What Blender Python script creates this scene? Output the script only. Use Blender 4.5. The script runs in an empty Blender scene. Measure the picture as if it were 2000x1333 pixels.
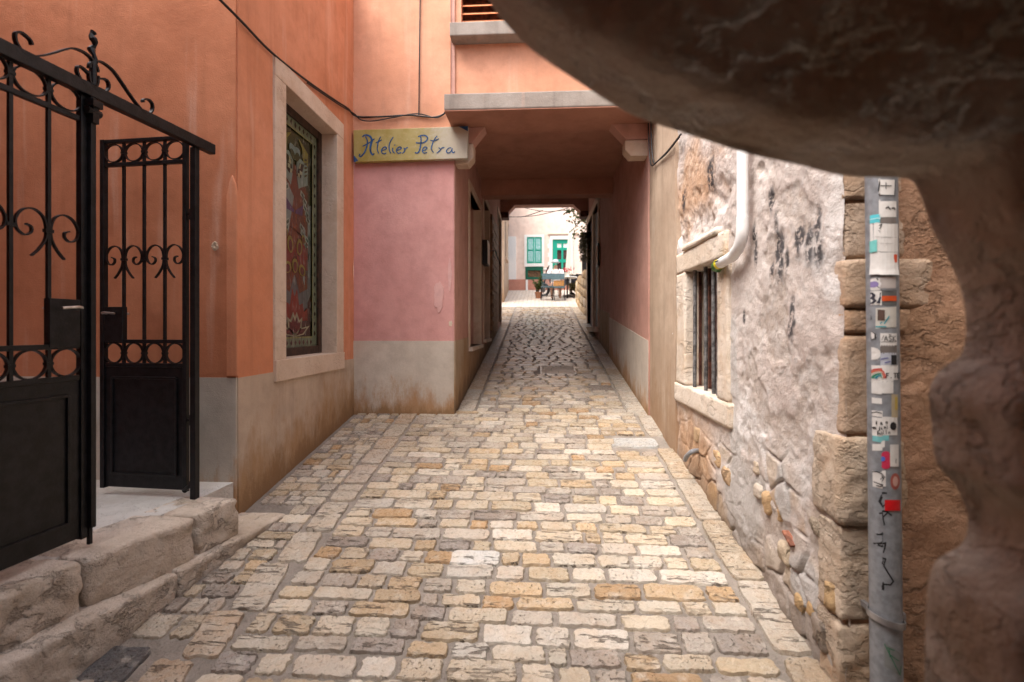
import bpy, bmesh, math, random
import numpy as np
from mathutils import Vector, Matrix
random.seed(7); rng = np.random.default_rng(7)
R = math.radians
sc = bpy.context.scene
col = sc.collection

# ------------------------------------------------------------------ camera, sky, sun, exposure
F = 950.0 / 2000.0 * 36.0
YAW = math.atan(53 / 950)
CAMZ = 1.68
SL = 0.16                                   # the alley climbs 16 %
cam = bpy.data.cameras.new('camera'); camo = bpy.data.objects.new('camera', cam); col.objects.link(camo)
camo.location = (0, 0, CAMZ); camo.rotation_euler = (R(90), 0, YAW)
cam.lens = F; cam.sensor_width = 36; cam.shift_y = -26 / 2000
cam.clip_start = 0.02; cam.clip_end = 400
cam.dof.use_dof = True; cam.dof.focus_distance = 3.6; cam.dof.aperture_fstop = 1.9
sc.camera = camo

SUN_EL, SUN_AZ = R(61), R(229)              # azimuth clockwise from +Y
world = bpy.data.worlds.new('World'); sc.world = world; world.use_nodes = True
wn, wl = world.node_tree.nodes, world.node_tree.links
wn.clear()
sky = wn.new('ShaderNodeTexSky'); sky.sky_type = 'NISHITA'; sky.sun_disc = False
sky.sun_elevation = SUN_EL; sky.sun_rotation = SUN_AZ; sky.dust_density = 4.0; sky.air_density = 1.0
hs = wn.new('ShaderNodeHueSaturation'); hs.inputs['Saturation'].default_value = 0.5
tn = wn.new('ShaderNodeMix'); tn.data_type = 'RGBA'; tn.blend_type = 'MULTIPLY'; tn.inputs[0].default_value = 1
tn.inputs[7].default_value = (1.0, 0.99, 0.98, 1)
bg = wn.new('ShaderNodeBackground'); bg.inputs['Strength'].default_value = 0.15
wo = wn.new('ShaderNodeOutputWorld')
wl.new(sky.outputs[0], hs.inputs['Color']); wl.new(hs.outputs[0], tn.inputs[6]); wl.new(tn.outputs[2], bg.inputs['Color']); wl.new(bg.outputs[0], wo.inputs[0])
sl = bpy.data.lights.new('sun', 'SUN'); sl.energy = 1.05; sl.angle = R(50); sl.color = (1, .94, .86)
so = bpy.data.objects.new('sun', sl); col.objects.link(so)
sd = Vector((math.sin(SUN_AZ) * math.cos(SUN_EL), math.cos(SUN_AZ) * math.cos(SUN_EL), math.sin(SUN_EL)))
so.rotation_euler = sd.to_track_quat('Z', 'Y').to_euler(); so.location = (0, 0, 30)
vs = sc.view_settings
vs.view_transform = 'Standard'; vs.look = 'None'; vs.gamma = 1; vs.use_curve_mapping = False
vs.exposure = 2.02
sc.render.engine = 'CYCLES'
sc.cycles.use_denoising = True
sc.cycles.max_bounces = 10; sc.cycles.diffuse_bounces = 6
sc.cycles.sample_clamp_indirect = 6

# ------------------------------------------------------------------ measuring helpers (photo pixel -> point in the place)
def ray(px, py):
    a = (px - 1000) / 950; c, s = math.cos(YAW), math.sin(YAW)
    return Vector((-s + a * c, c + a * s, (640 - py) / 950))
def onY(px, py, Y): d = ray(px, py); t = Y / d.y; return Vector((d.x * t, Y, CAMZ + d.z * t))
def onX(px, py, X): d = ray(px, py); t = X / d.x; return Vector((X, d.y * t, CAMZ + d.z * t))
def onZ(px, py, Z): d = ray(px, py); t = (Z - CAMZ) / d.z; return Vector((d.x * t, d.y * t, Z))
def onG(px, py): d = ray(px, py); t = -CAMZ / (d.z - SL * d.y); return Vector((d.x * t, d.y * t, CAMZ + d.z * t))
def onP(px, py, p0, n): d = ray(px, py); o = Vector((0, 0, CAMZ)); t = (p0 - o).dot(n) / d.dot(n); return o + d * t
def gz(y): return SL * y

def _h(ix, iy, iz):
    n = (ix * 374761393 + iy * 668265263 + iz * 2147483647 + 12345) & 0x7fffffff
    n = ((n ^ (n >> 13)) * 1274126177) & 0x7fffffff
    n = ((n ^ (n >> 15)) * 2246822519) & 0x7fffffff
    return ((n ^ (n >> 16)) & 0xffff) / 65535.0
def vnoise(p):
    p = np.asarray(p, float); i = np.floor(p).astype(np.int64); f = p - i; f = f * f * (3 - 2 * f)
    x, y, z = i[..., 0], i[..., 1], i[..., 2]; fx, fy, fz = f[..., 0], f[..., 1], f[..., 2]
    def L(a, b, t): return a + (b - a) * t
    c00 = L(_h(x, y, z), _h(x + 1, y, z), fx); c10 = L(_h(x, y + 1, z), _h(x + 1, y + 1, z), fx)
    c01 = L(_h(x, y, z + 1), _h(x + 1, y, z + 1), fx); c11 = L(_h(x, y + 1, z + 1), _h(x + 1, y + 1, z + 1), fx)
    return L(L(c00, c10, fy), L(c01, c11, fy), fz) * 2 - 1
def fbm(p, o=4, g=.5):
    p = np.asarray(p, float); a = 1; s = 0; t = 0
    for k in range(o):
        s = s + a * vnoise(p * (2.03 ** k) + 17.3 * k); t += a; a *= g
    return s / t
def worley(p2, jit=.85):
    """cells in 2-D: nearest distance, gap to the second one, id of the cell"""
    i = np.floor(p2).astype(np.int64); best = np.full(p2.shape[:-1], 9.); sec = best.copy(); ident = np.zeros(p2.shape[:-1])
    for dx in (-1, 0, 1):
        for dy in (-1, 0, 1):
            cx, cy = i[..., 0] + dx, i[..., 1] + dy
            qx = cx + .5 + jit * (_h(cx, cy, cx * 0 + 3) - .5); qy = cy + .5 + jit * (_h(cx, cy, cx * 0 + 7) - .5)
            d = np.hypot(p2[..., 0] - qx, p2[..., 1] - qy)
            m = d < best
            sec = np.where(m, best, np.minimum(sec, d)); ident = np.where(m, _h(cx, cy, cx * 0 + 11), ident); best = np.where(m, d, best)
    return best, sec - best, ident
def sstep(a, b, x): t = np.clip((x - a) / (b - a), 0, 1); return t * t * (3 - 2 * t)

# ------------------------------------------------------------------ mesh helpers
class MB:
    def __init__(s): s.v = []; s.f = []; s.c = []
    def add(s, vs_, fs, c=None):
        o = len(s.v); s.v += [tuple(q) for q in vs_]; s.f += [tuple(i + o for i in f) for f in fs]
        if c is not None: s.c += [c] * len(fs)
        return s
    def box(s, a, b, c=None):
        (x0, y0, z0), (x1, y1, z1) = a, b
        vv = [(x0, y0, z0), (x1, y0, z0), (x1, y1, z0), (x0, y1, z0), (x0, y0, z1), (x1, y0, z1), (x1, y1, z1), (x0, y1, z1)]
        return s.add(vv, [(0, 3, 2, 1), (4, 5, 6, 7), (0, 1, 5, 4), (1, 2, 6, 5), (2, 3, 7, 6), (3, 0, 4, 7)], c)
    def bar(s, p, q, w, h=None, up=(0, 0, 1), c=None):
        p, q = Vector(p), Vector(q); h = h or w; d = (q - p).normalized(); up = Vector(up)
        if abs(d.dot(up)) > .95: up = Vector((0, 1, 0))
        sd_ = d.cross(up).normalized(); u2 = sd_.cross(d)
        vv = []
        for e in (p, q):
            for a, b in ((-1, -1), (1, -1), (1, 1), (-1, 1)): vv.append(e + sd_ * a * w / 2 + u2 * b * h / 2)
        return s.add(vv, [(3, 2, 1, 0), (4, 5, 6, 7), (0, 1, 5, 4), (1, 2, 6, 5), (2, 3, 7, 6), (3, 0, 4, 7)], c)
    def tube(s, pts, r, n=8, cap=True, c=None):
        pts = [Vector(p) for p in pts]; rr = r if isinstance(r, (list, tuple)) else [r] * len(pts)
        vv, ff = [], []; up = None
        for i, p in enumerate(pts):
            d = (pts[min(i + 1, len(pts) - 1)] - pts[max(i - 1, 0)]).normalized()
            if up is None: up = Vector((0, 0, 1)) if abs(d.z) < .9 else Vector((1, 0, 0))
            a = d.cross(up).normalized(); b = a.cross(d); up = b
            for k in range(n):
                t = 2 * math.pi * k / n; vv.append(p + a * math.cos(t) * rr[i] + b * math.sin(t) * rr[i])
        for i in range(len(pts) - 1):
            for k in range(n): ff.append((i * n + k, i * n + (k + 1) % n, (i + 1) * n + (k + 1) % n, (i + 1) * n + k))
        if cap: ff.append(tuple(range(n))[::-1]); ff.append(tuple((len(pts) - 1) * n + k for k in range(n)))
        return s.add(vv, ff, c)
    def ribbon(s, pts, nrm, w, t, c=None):
        """flat bar bent in the plane with normal nrm: w across the plane, t thick"""
        pts = [Vector(p) for p in pts]; nrm = Vector(nrm).normalized(); vv, ff = [], []
        for i, p in enumerate(pts):
            d = (pts[min(i + 1, len(pts) - 1)] - pts[max(i - 1, 0)]).normalized(); a = d.cross(nrm).normalized()
            for e, g in ((-1, -1), (1, -1), (1, 1), (-1, 1)): vv.append(p + a * e * t / 2 + nrm * g * w / 2)
        m = len(pts)
        for i in range(m - 1):
            for k in range(4): ff.append((i * 4 + k, i * 4 + (k + 1) % 4, i * 4 + 4 + (k + 1) % 4, i * 4 + 4 + k))
        ff += [(3, 2, 1, 0), tuple((m - 1) * 4 + k for k in range(4))]
        return s.add(vv, ff, c)
    def lathe(s, prof, ctr, n=16, c=None):
        vv, ff = [], []
        for r_, z in prof:
            for k in range(n): t = 2 * math.pi * k / n; vv.append((ctr[0] + r_ * math.cos(t), ctr[1] + r_ * math.sin(t), ctr[2] + z))
        for i in range(len(prof) - 1):
            for k in range(n): ff.append((i * n + k, i * n + (k + 1) % n, (i + 1) * n + (k + 1) % n, (i + 1) * n + k))
        ff.append(tuple(range(n))[::-1]); ff.append(tuple((len(prof) - 1) * n + k for k in range(n)))
        return s.add(vv, ff, c)
    def prism(s, poly, ext, c=None):
        """poly: coplanar points, ext: vector"""
        poly = [Vector(p) for p in poly]; ext = Vector(ext); n = len(poly)
        return s.add(poly + [p + ext for p in poly], [tuple(range(n)), tuple(range(2 * n - 1, n - 1, -1))] + [(k, n + k, n + (k + 1) % n, (k + 1) % n) for k in range(n)], c)
    def build(s, name, mat, parent=None, smooth=False, bevel=0, merge=False, fix=True):
        me = bpy.data.meshes.new(name); me.from_pydata(s.v, [], s.f); me.materials.append(mat)
        if s.c:
            at = me.attributes.new('tint', 'FLOAT_COLOR', 'CORNER'); arr = []
            for f, c in zip(s.f, s.c): arr += [c[0], c[1], c[2], 1.0] * len(f)
            at.data.foreach_set('color', arr)
        if bevel or merge or fix:
            bm = bmesh.new(); bm.from_mesh(me)
            if merge: bmesh.ops.remove_doubles(bm, verts=bm.verts, dist=1e-5)
            if fix: bmesh.ops.recalc_face_normals(bm, faces=bm.faces)
            if bevel: bmesh.ops.bevel(bm, geom=[e for e in bm.edges if len(e.link_faces) == 2 and e.calc_face_angle(0) > .5], offset=bevel, segments=2, affect='EDGES', profile=.6)
            bm.to_mesh(me); bm.free()
        o = bpy.data.objects.new(name, me); col.objects.link(o)
        if smooth:
            me.polygons.foreach_set('use_smooth', [True] * len(me.polygons))
            if smooth == 'auto': me.set_sharp_from_angle(angle=R(40))
        if parent: o.parent = parent
        return o
def spline(pts, n=6):
    pts = [Vector(p) for p in pts]; out = []
    for i in range(len(pts) - 1):
        p0, p1, p2, p3 = pts[max(i - 1, 0)], pts[i], pts[i + 1], pts[min(i + 2, len(pts) - 1)]
        for k in range(n):
            t = k / n
            out.append(.5 * ((2 * p1) + (p2 - p0) * t + (2 * p0 - 5 * p1 + 4 * p2 - p3) * t * t + (3 * p1 - p0 - 3 * p2 + p3) * t ** 3))
    return out + [pts[-1]]
def thing(name, label, cat, loc=(0, 0, 0), group=None):
    """an Empty that parents the parts; the parts are built in world space, so the offset is taken out of each child"""
    o = bpy.data.objects.new(name, None); col.objects.link(o); o.empty_display_size = .1
    o['label'] = label; o['category'] = cat; o['base'] = loc
    if group: o['group'] = group
    return o
def tag(o, label, cat, group=None):
    o['label'] = label; o['category'] = cat
    if group: o['group'] = group
    return o
def struct(o): o['kind'] = 'structure'; return o
def stuff(o): o['kind'] = 'stuff'; return o
def lab(o, t): o['label'] = t; return o
def grid_obj(name, P, mat, parent=None, attrs=None, keep=None, smooth=True, flip=False, closed=False):
    """P: (n,m,3) array of points -> quad sheet; keep: (n-1,m-1) mask"""
    n, m = P.shape[:2]; idx = np.arange(n * m).reshape(n, m)
    q = np.stack([idx[:-1, :-1], idx[1:, :-1], idx[1:, 1:], idx[:-1, 1:]], -1)
    q = q[keep] if keep is not None else q.reshape(-1, 4)
    if flip: q = q[:, ::-1]
    me = bpy.data.meshes.new(name); me.from_pydata(P.reshape(-1, 3).tolist(), [], q.tolist()); me.materials.append(mat)
    for k, a in (attrs or {}).items():
        at = me.attributes.new(k, 'FLOAT', 'POINT'); at.data.foreach_set('value', np.ascontiguousarray(a.reshape(-1), dtype=np.float32))
    if smooth: me.polygons.foreach_set('use_smooth', [True] * len(me.polygons))
    o = bpy.data.objects.new(name, me); col.objects.link(o)
    if parent: o.parent = parent
    return o
def wall(name, mat, parent, fmap, us, vs_, holes=(), depth=.25, step=.12, amp=.003, seed=0., back=True):
    """upright slab with openings: a fine sheet with slightly uneven plaster, reveals, edges and a back face.
    fmap(u, v, d) -> xyz, d going into the wall"""
    def cuts(a, b, ex):
        c = sorted({round(a, 4), round(b, 4), *[round(e, 4) for e in ex if a < e < b]}); out = []
        for p, q in zip(c[:-1], c[1:]):
            k = max(1, int(round((q - p) / step))); out += [p + (q - p) * i / k for i in range(k)]
        return out + [c[-1]]
    U = cuts(*us, [h[i] for h in holes for i in (0, 1)]); V = cuts(*vs_, [h[i] for h in holes for i in (2, 3)])
    n, m = len(U), len(V)
    inh = lambda u, v: any(h[0] - 1e-6 < u < h[1] + 1e-6 and h[2] - 1e-6 < v < h[3] + 1e-6 for h in holes)
    P = np.array([[list(fmap(u, v, 0)) for v in V] for u in U]); N = np.array(fmap(U[0], V[0], 0)) - np.array(fmap(U[0], V[0], 1))
    dsp = fbm(P * 1.7 + seed, 3) * amp * 1.6 + fbm(P * 7 + seed, 2) * amp * .5
    B = np.array([[list(fmap(u, v, depth)) for v in V] for u in U])
    P = P + dsp[..., None] * N
    mb = MB(); vv = P.reshape(-1, 3).tolist() + B.reshape(-1, 3).tolist(); ff = []; o = n * m
    open_ = np.zeros((n - 1, m - 1), bool)
    for i in range(n - 1):
        for j in range(m - 1): open_[i, j] = inh((U[i] + U[i + 1]) / 2, (V[j] + V[j + 1]) / 2)
    I = lambda i, j: i * m + j
    for i in range(n - 1):
        for j in range(m - 1):
            if open_[i, j]: continue
            ff.append((I(i, j), I(i + 1, j), I(i + 1, j + 1), I(i, j + 1)))
            if back: ff.append((o + I(i, j), o + I(i, j + 1), o + I(i + 1, j + 1), o + I(i + 1, j)))
            for (di, dj, a, b) in ((-1, 0, (i, j), (i, j + 1)), (1, 0, (i + 1, j + 1), (i + 1, j)), (0, -1, (i + 1, j), (i, j)), (0, 1, (i, j + 1), (i + 1, j + 1))):
                ii, jj = i + di, j + dj
                if ii < 0 or jj < 0 or ii >= n - 1 or jj >= m - 1 or open_[ii, jj]:
                    ff.append((I(*a), I(*b), o + I(*b), o + I(*a)))
    mb.v = vv; mb.f = ff
    return mb.build(name, mat, parent, smooth='auto')
def rough_block(name, mat, parent, lo, hi, res=.03, amp=.012, rnd=.03, seed=0., fmap=None, freq=6., tint=None, ridge=0.):
    """a worn stone: every face gridded, corners rounded, faces uneven"""
    lo, hi = np.array(lo, float), np.array(hi, float); c, h = (lo + hi) / 2, (hi - lo) / 2
    bm = bmesh.new(); key = {}
    ns = [max(2, int(round(2 * h[k] / res))) for k in range(3)]
    def vert(i, j, k):
        if (i, j, k) not in key:
            key[(i, j, k)] = bm.verts.new((lo[0] + 2 * h[0] * i / ns[0], lo[1] + 2 * h[1] * j / ns[1], lo[2] + 2 * h[2] * k / ns[2]))
        return key[(i, j, k)]
    for ax in range(3):
        a, b = [x for x in range(3) if x != ax]
        for side in (0, ns[ax]):
            for p in range(ns[a]):
                for q in range(ns[b]):
                    def ix(pp, qq):
                        t = [0, 0, 0]; t[ax] = side; t[a] = pp; t[b] = qq; return vert(*t)
                    bm.faces.new([ix(p, q), ix(p + 1, q), ix(p + 1, q + 1), ix(p, q + 1)])
    bmesh.ops.recalc_face_normals(bm, faces=bm.faces)
    P = np.array([v.co[:] for v in bm.verts]); r = min(rnd, h.min() * .9)
    Q = np.clip(P, lo + r, hi - r); D = P - Q; L = np.linalg.norm(D, axis=1, keepdims=True); D = D / np.maximum(L, 1e-6)
    P2 = Q + D * np.minimum(r, L + 1e-9)
    bend = fbm(P2 * freq * .45 + seed, 2) * amp * 1.3 + fbm(P2 * freq + seed + 5, 4, .55) * amp + np.minimum(0, fbm(P2 * freq * 3 + seed, 2) + .15) * amp * .8
    if ridge:
        up_ = 1 - sstep(.5, .9, D[:, 2]); bend = bend - ridge * up_ * (sstep(.16, 0, np.abs(fbm(P2 * freq * .9 + seed + 40, 3))) * .8 + .7 * fbm(P2 * freq * 2.2 + seed, 4, .6))
    P2 = P2 + D * bend[:, None]
    for v, q in zip(bm.verts, P2): v.co = q if fmap is None else fmap(*q)
    if fmap is not None: bmesh.ops.recalc_face_normals(bm, faces=bm.faces)
    me = bpy.data.meshes.new(name); bm.to_mesh(me); bm.free(); me.materials.append(mat)
    me.polygons.foreach_set('use_smooth', [True] * len(me.polygons))
    if tint is not None:
        at = me.attributes.new('tint', 'FLOAT_COLOR', 'POINT'); at.data.foreach_set('color', [*tint, 1.] * len(me.vertices))
    o = bpy.data.objects.new(name, me); col.objects.link(o)
    if parent: o.parent = parent
    return o

# ------------------------------------------------------------------ materials
class NT:
    def __init__(s, name, rough=.85, spec=.3):
        s.m = bpy.data.materials.new(name); s.m.use_nodes = True; s.n = s.m.node_tree.nodes; s.l = s.m.node_tree.links
        s.b = s.n['Principled BSDF']; s.b.inputs['Roughness'].default_value = rough; s.b.inputs['Specular IOR Level'].default_value = spec
        g = s.n.new('ShaderNodeNewGeometry'); s.pos = g.outputs['Position']
    def k(s, v): return v
    def put(s, sock, v):
        if isinstance(v, bpy.types.NodeSocket): s.l.new(v, sock)
        elif isinstance(v, (tuple, list)): sock.default_value = (*v, 1) if len(v) == 3 and sock.type == 'RGBA' else v
        else: sock.default_value = v
    def vec(s, scl=(1, 1, 1), off=(0, 0, 0), src=None):
        n = s.n.new('ShaderNodeMapping'); s.l.new(src or s.pos, n.inputs[0]); n.inputs['Scale'].default_value = scl; n.inputs['Location'].default_value = off
        return n.outputs[0]
    def noise(s, scale, detail=3, rough=.55, vec=None, dist=0):
        n = s.n.new('ShaderNodeTexNoise'); s.l.new(vec or s.pos, n.inputs['Vector'])
        n.inputs['Scale'].default_value = scale; n.inputs['Detail'].default_value = detail; n.inputs['Roughness'].default_value = rough; n.inputs['Distortion'].default_value = dist
        return n.outputs['Fac']
    def voro(s, scale, vec=None, feature='F1'):
        n = s.n.new('ShaderNodeTexVoronoi'); n.feature = feature; s.l.new(vec or s.pos, n.inputs['Vector']); n.inputs['Scale'].default_value = scale
        return n.outputs['Distance']
    def math(s, op, a, b=0., clamp=False):
        n = s.n.new('ShaderNodeMath'); n.operation = op; n.use_clamp = clamp; s.put(n.inputs[0], a); s.put(n.inputs[1], b); return n.outputs[0]
    def map(s, v, a, b, c=0., d=1.):
        n = s.n.new('ShaderNodeMapRange'); n.interpolation_type = 'SMOOTHSTEP'; s.put(n.inputs[0], v)
        for i, q in enumerate((a, b, c, d)): n.inputs[i + 1].default_value = q
        return n.outputs[0]
    def mix(s, f, a, b, mode='MIX'):
        n = s.n.new('ShaderNodeMix'); n.data_type = 'RGBA'; n.blend_type = mode; s.put(n.inputs[0], f); s.put(n.inputs[6], a); s.put(n.inputs[7], b); return n.outputs[2]
    def ramp(s, f, stops):
        n = s.n.new('ShaderNodeValToRGB'); s.put(n.inputs[0], f); e = n.color_ramp.elements
        while len(e) < len(stops): e.new(.5)
        for q, (p, c) in zip(e, stops): q.position = p; q.color = (*c, 1)
        return n.outputs[0]
    def attr(s, name, what='Fac'):
        n = s.n.new('ShaderNodeAttribute'); n.attribute_name = name; return n.outputs[what]
    def sep(s, v=None):
        n = s.n.new('ShaderNodeSeparateXYZ'); s.l.new(v or s.pos, n.inputs[0]); return n.outputs
    def bump(s, h, dist=.01, strength=1., prev=None):
        n = s.n.new('ShaderNodeBump'); s.put(n.inputs['Height'], h); n.inputs['Distance'].default_value = dist; n.inputs['Strength'].default_value = strength
        if prev: s.l.new(prev, n.inputs['Normal'])
        return n.outputs[0]
    def out(s, color=None, normal=None, rough=None):
        if color is not None: s.put(s.b.inputs['Base Color'], color)
        if normal is not None: s.l.new(normal, s.b.inputs['Normal'])
        if rough is not None: s.put(s.b.inputs['Roughness'], rough)
        return s.m
def simple(name, c, rough=.6, spec=.4, metal=0., var=.12, bump=.0, scale=30):
    t = NT(name, rough, spec); t.b.inputs['Metallic'].default_value = metal
    f = t.noise(scale, 4); d = tuple(x * (1 - var * 2) for x in c); e = tuple(min(1, x * (1 + var)) for x in c)
    colr = t.mix(t.map(f, .3, .7), d, e)
    return t.out(colr, t.bump(t.noise(scale * 4, 3), bump) if bump else None)
def height(t):
    """height above the sloping ground"""
    x = t.sep(); return t.math('SUBTRACT', x[2], t.math('MULTIPLY', x[1], SL))
def plaster(name, a, b, dirt=None, dirt_h=.5, streak=.12, bump=.004, pale=(.75, .6, .5), scars=.5, rough=.9):
    t = NT(name, rough, .25)
    n1, n2, n3 = t.noise(1.1, 4, .6), t.noise(5, 5, .65), t.noise(60, 3)
    c = t.mix(t.map(n1, .3, .7), a, b)
    c = t.mix(t.map(n2, .35, .75, 0, .6), c, tuple(x * .72 for x in a)); c = t.mix(t.map(t.noise(2.3, 6, .7, t.vec((1, 1, .6), (5, 5, 5))), .5, .72, 0, .4), c, tuple(min(.85, x * 1.12 + .02) for x in b))
    st = t.noise(1, 4, .6, t.vec((9, 9, .45)))
    c = t.mix(t.map(st, .5, .75, 0, streak), c, tuple(x * .5 for x in a))
    st2 = t.noise(1, 3, .6, t.vec((7, 7, .6), (4, 2, 9)))
    c = t.mix(t.map(st2, .58, .8, 0, streak), c, pale)
    sc_ = t.math('MULTIPLY', t.map(t.noise(16, 6, .75), .68, .74), t.map(t.noise(1.7, 2), .5, .65))
    c = t.mix(t.math('MULTIPLY', sc_, scars), c, pale)
    c = t.mix(t.map(n3, .3, .7, 0, .25), c, tuple(x * .8 for x in b))
    if dirt:
        h = height(t)
        for dcol, hh, sc2, amt in dirt:
            m = t.math('ADD', h, t.math('MULTIPLY', t.math('SUBTRACT', t.math('ADD', t.math('MULTIPLY', t.noise(1, 6, .75, t.vec((sc2, sc2, sc2 * .35), (hh * 9, 1, 3))), .65), t.math('MULTIPLY', t.noise(1, 6, .75, t.vec((sc2 * 4, sc2 * 4, sc2 * 1.1), (3, hh * 5, 8))), .35)), .5), hh * 4.4))
            c = t.mix(t.map(m, 0.02, hh, amt, 0), c, dcol)
    bn = t.bump(t.noise(9, 4, .6), bump * 1.5, .7); bn = t.bump(t.noise(120, 3, .6), bump * .55, .8, bn)
    bn = t.bump(t.math('MULTIPLY', sc_, -1), .004, .6, bn)
    return t.out(c, bn)
MAT = {}
MAT['orange'] = plaster('orange_plaster', (.58, .225, .115), (.66, .29, .17), streak=.3)
MAT['orange_pale'] = plaster('pale_orange_plaster', (.60, .285, .17), (.67, .345, .225), streak=.2)
MAT['orange_shaded'] = plaster('shaded_orange_plaster', (.46, .165, .08), (.53, .21, .11), streak=.3)  # the house's orange with the gable's shade put into the colour
MAT['pink'] = plaster('pink_plaster', (.57, .275, .255), (.63, .34, .315), streak=.08, pale=(.72, .42, .38))
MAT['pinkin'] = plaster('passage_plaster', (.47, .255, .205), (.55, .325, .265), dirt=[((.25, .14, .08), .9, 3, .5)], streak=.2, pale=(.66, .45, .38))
MAT['plinth'] = plaster('grey_plinth_plaster', (.50, .43, .36), (.58, .52, .45), dirt=[((.36, .17, .05), .34, 4, .75), ((.22, .13, .06), .12, 7, .7)], streak=.15, pale=(.66, .64, .62))
MAT['plinth_rust'] = plaster('stained_plinth_plaster', (.48, .37, .28), (.56, .46, .37), dirt=[((.35, .20, .085), .62, 2.6, .75), ((.20, .11, .05), .3, 6, .6)], streak=.3, bump=.006)
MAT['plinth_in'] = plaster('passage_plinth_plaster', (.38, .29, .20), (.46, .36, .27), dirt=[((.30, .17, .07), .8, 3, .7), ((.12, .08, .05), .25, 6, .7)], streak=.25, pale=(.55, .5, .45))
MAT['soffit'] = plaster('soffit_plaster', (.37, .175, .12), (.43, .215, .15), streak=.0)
MAT['brownplaster'] = plaster('brown_smooth_plaster', (.38, .275, .195), (.47, .36, .27), dirt=[((.28, .16, .08), .7, 4, .6)], streak=.5, pale=(.62, .54, .46))
MAT['concrete'] = plaster('weathered_concrete', (.24, .20, .17), (.33, .29, .255), streak=.45, bump=.006, pale=(.58, .30, .22), scars=.9)
MAT['farpink'] = plaster('far_pink_plaster', (.76, .58, .48), (.79, .64, .55), streak=.05)
MAT['farred'] = plaster('far_red_plinth', (.46, .20, .14), (.52, .26, .19), streak=.1)
MAT['white'] = simple('white_paint', (.78, .76, .72), .6, var=.04)
def stone(name, a, b, c3, bump=.006, rough=.85, attr=False, dark=.25, dirtz=None, crackle=.35):
    t = NT(name, rough, .3); n1 = t.noise(3.1, 5, .65); n2 = t.noise(17, 6, .7); n3 = t.noise(90, 4, .7)
    c = t.mix(t.map(n1, .35, .65), a, b)
    if attr: c = t.mix(.75, c, t.attr('tint', 'Color'))
    c = t.mix(t.map(t.noise(2.2, 4, .7, t.vec((1, 1, 1), (7, 3, 1))), .48, .7, 0, .8), c, c3)
    c = t.mix(t.map(n2, .5, .8, 0, .45), c, tuple(x * dark for x in a))
    pit = t.map(n3, .62, .72); c = t.mix(t.math('MULTIPLY', pit, .55), c, tuple(x * .3 for x in a))
    cv = t.map(t.math('ABSOLUTE', t.math('SUBTRACT', t.noise(7, 5, .6, t.vec((1, 1, 1.5), (3, 6, 9))), .5)), 0.0, .045, 1, 0)
    cv = t.math('MULTIPLY', cv, t.map(t.noise(3, 3), .4, .6)); c = t.mix(t.math('MULTIPLY', cv, crackle), c, tuple(x * .3 for x in a))
    if dirtz: c = t.mix(t.map(height(t), .0, dirtz[1], .7, 0), c, dirtz[0])
    bn = t.bump(n2, bump * 2.4); bn = t.bump(t.math('MULTIPLY', cv, -1), bump * 1.6, .9, bn); bn = t.bump(t.math('MULTIPLY', pit, -1), bump * .6, .9, bn); bn = t.bump(t.noise(45, 5, .75), bump, .9, bn)
    return t.out(c, bn)
MAT['frame'] = stone('pale_dressed_stone', (.56, .43, .33), (.62, .50, .40), (.50, .36, .26), bump=.0025, dark=.62, crackle=0)
MAT['framew'] = stone('white_dressed_stone', (.60, .50, .40), (.68, .60, .52), (.52, .37, .24), bump=.004, dark=.5, crackle=.12)
MAT['step'] = stone('worn_step_stone', (.56, .47, .385), (.66, .58, .50), (.46, .37, .28), bump=.009, dark=.35)
MAT['kerb'] = stone('kerb_stone', (.48, .40, .32), (.56, .48, .40), (.46, .35, .23), bump=.004, dark=.5, rough=.6)
MAT['quoin'] = stone('corner_stone', (.50, .37, .26), (.58, .47, .37), (.42, .24, .13), bump=.008, dark=.45, crackle=.1)
MAT['quoin_shaded'] = stone('shaded_brown_corner_stone', (.44, .31, .215), (.52, .40, .31), (.40, .24, .14), bump=.007, dark=.45, crackle=.1)  # corner stone browned by dirt, with the upper stones' shade in its colour
MAT['arch'] = stone('arch_stone', (.46, .37, .29), (.54, .46, .38), (.36, .25, .16), bump=.009, dark=.45, crackle=0)
MAT['backwall'] = stone('earthy_wall', (.41, .225, .135), (.47, .285, .185), (.33, .19, .11), bump=.012, dark=.35)
MAT['court'] = stone('courtyard_cement', (.50, .48, .45), (.58, .56, .53), (.44, .40, .36), bump=.002, dark=.7, crackle=.05)
MAT['rubble'] = stone('rubble_stone', (.42, .30, .18), (.50, .38, .25), (.36, .22, .10), bump=.008, attr=True)
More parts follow.
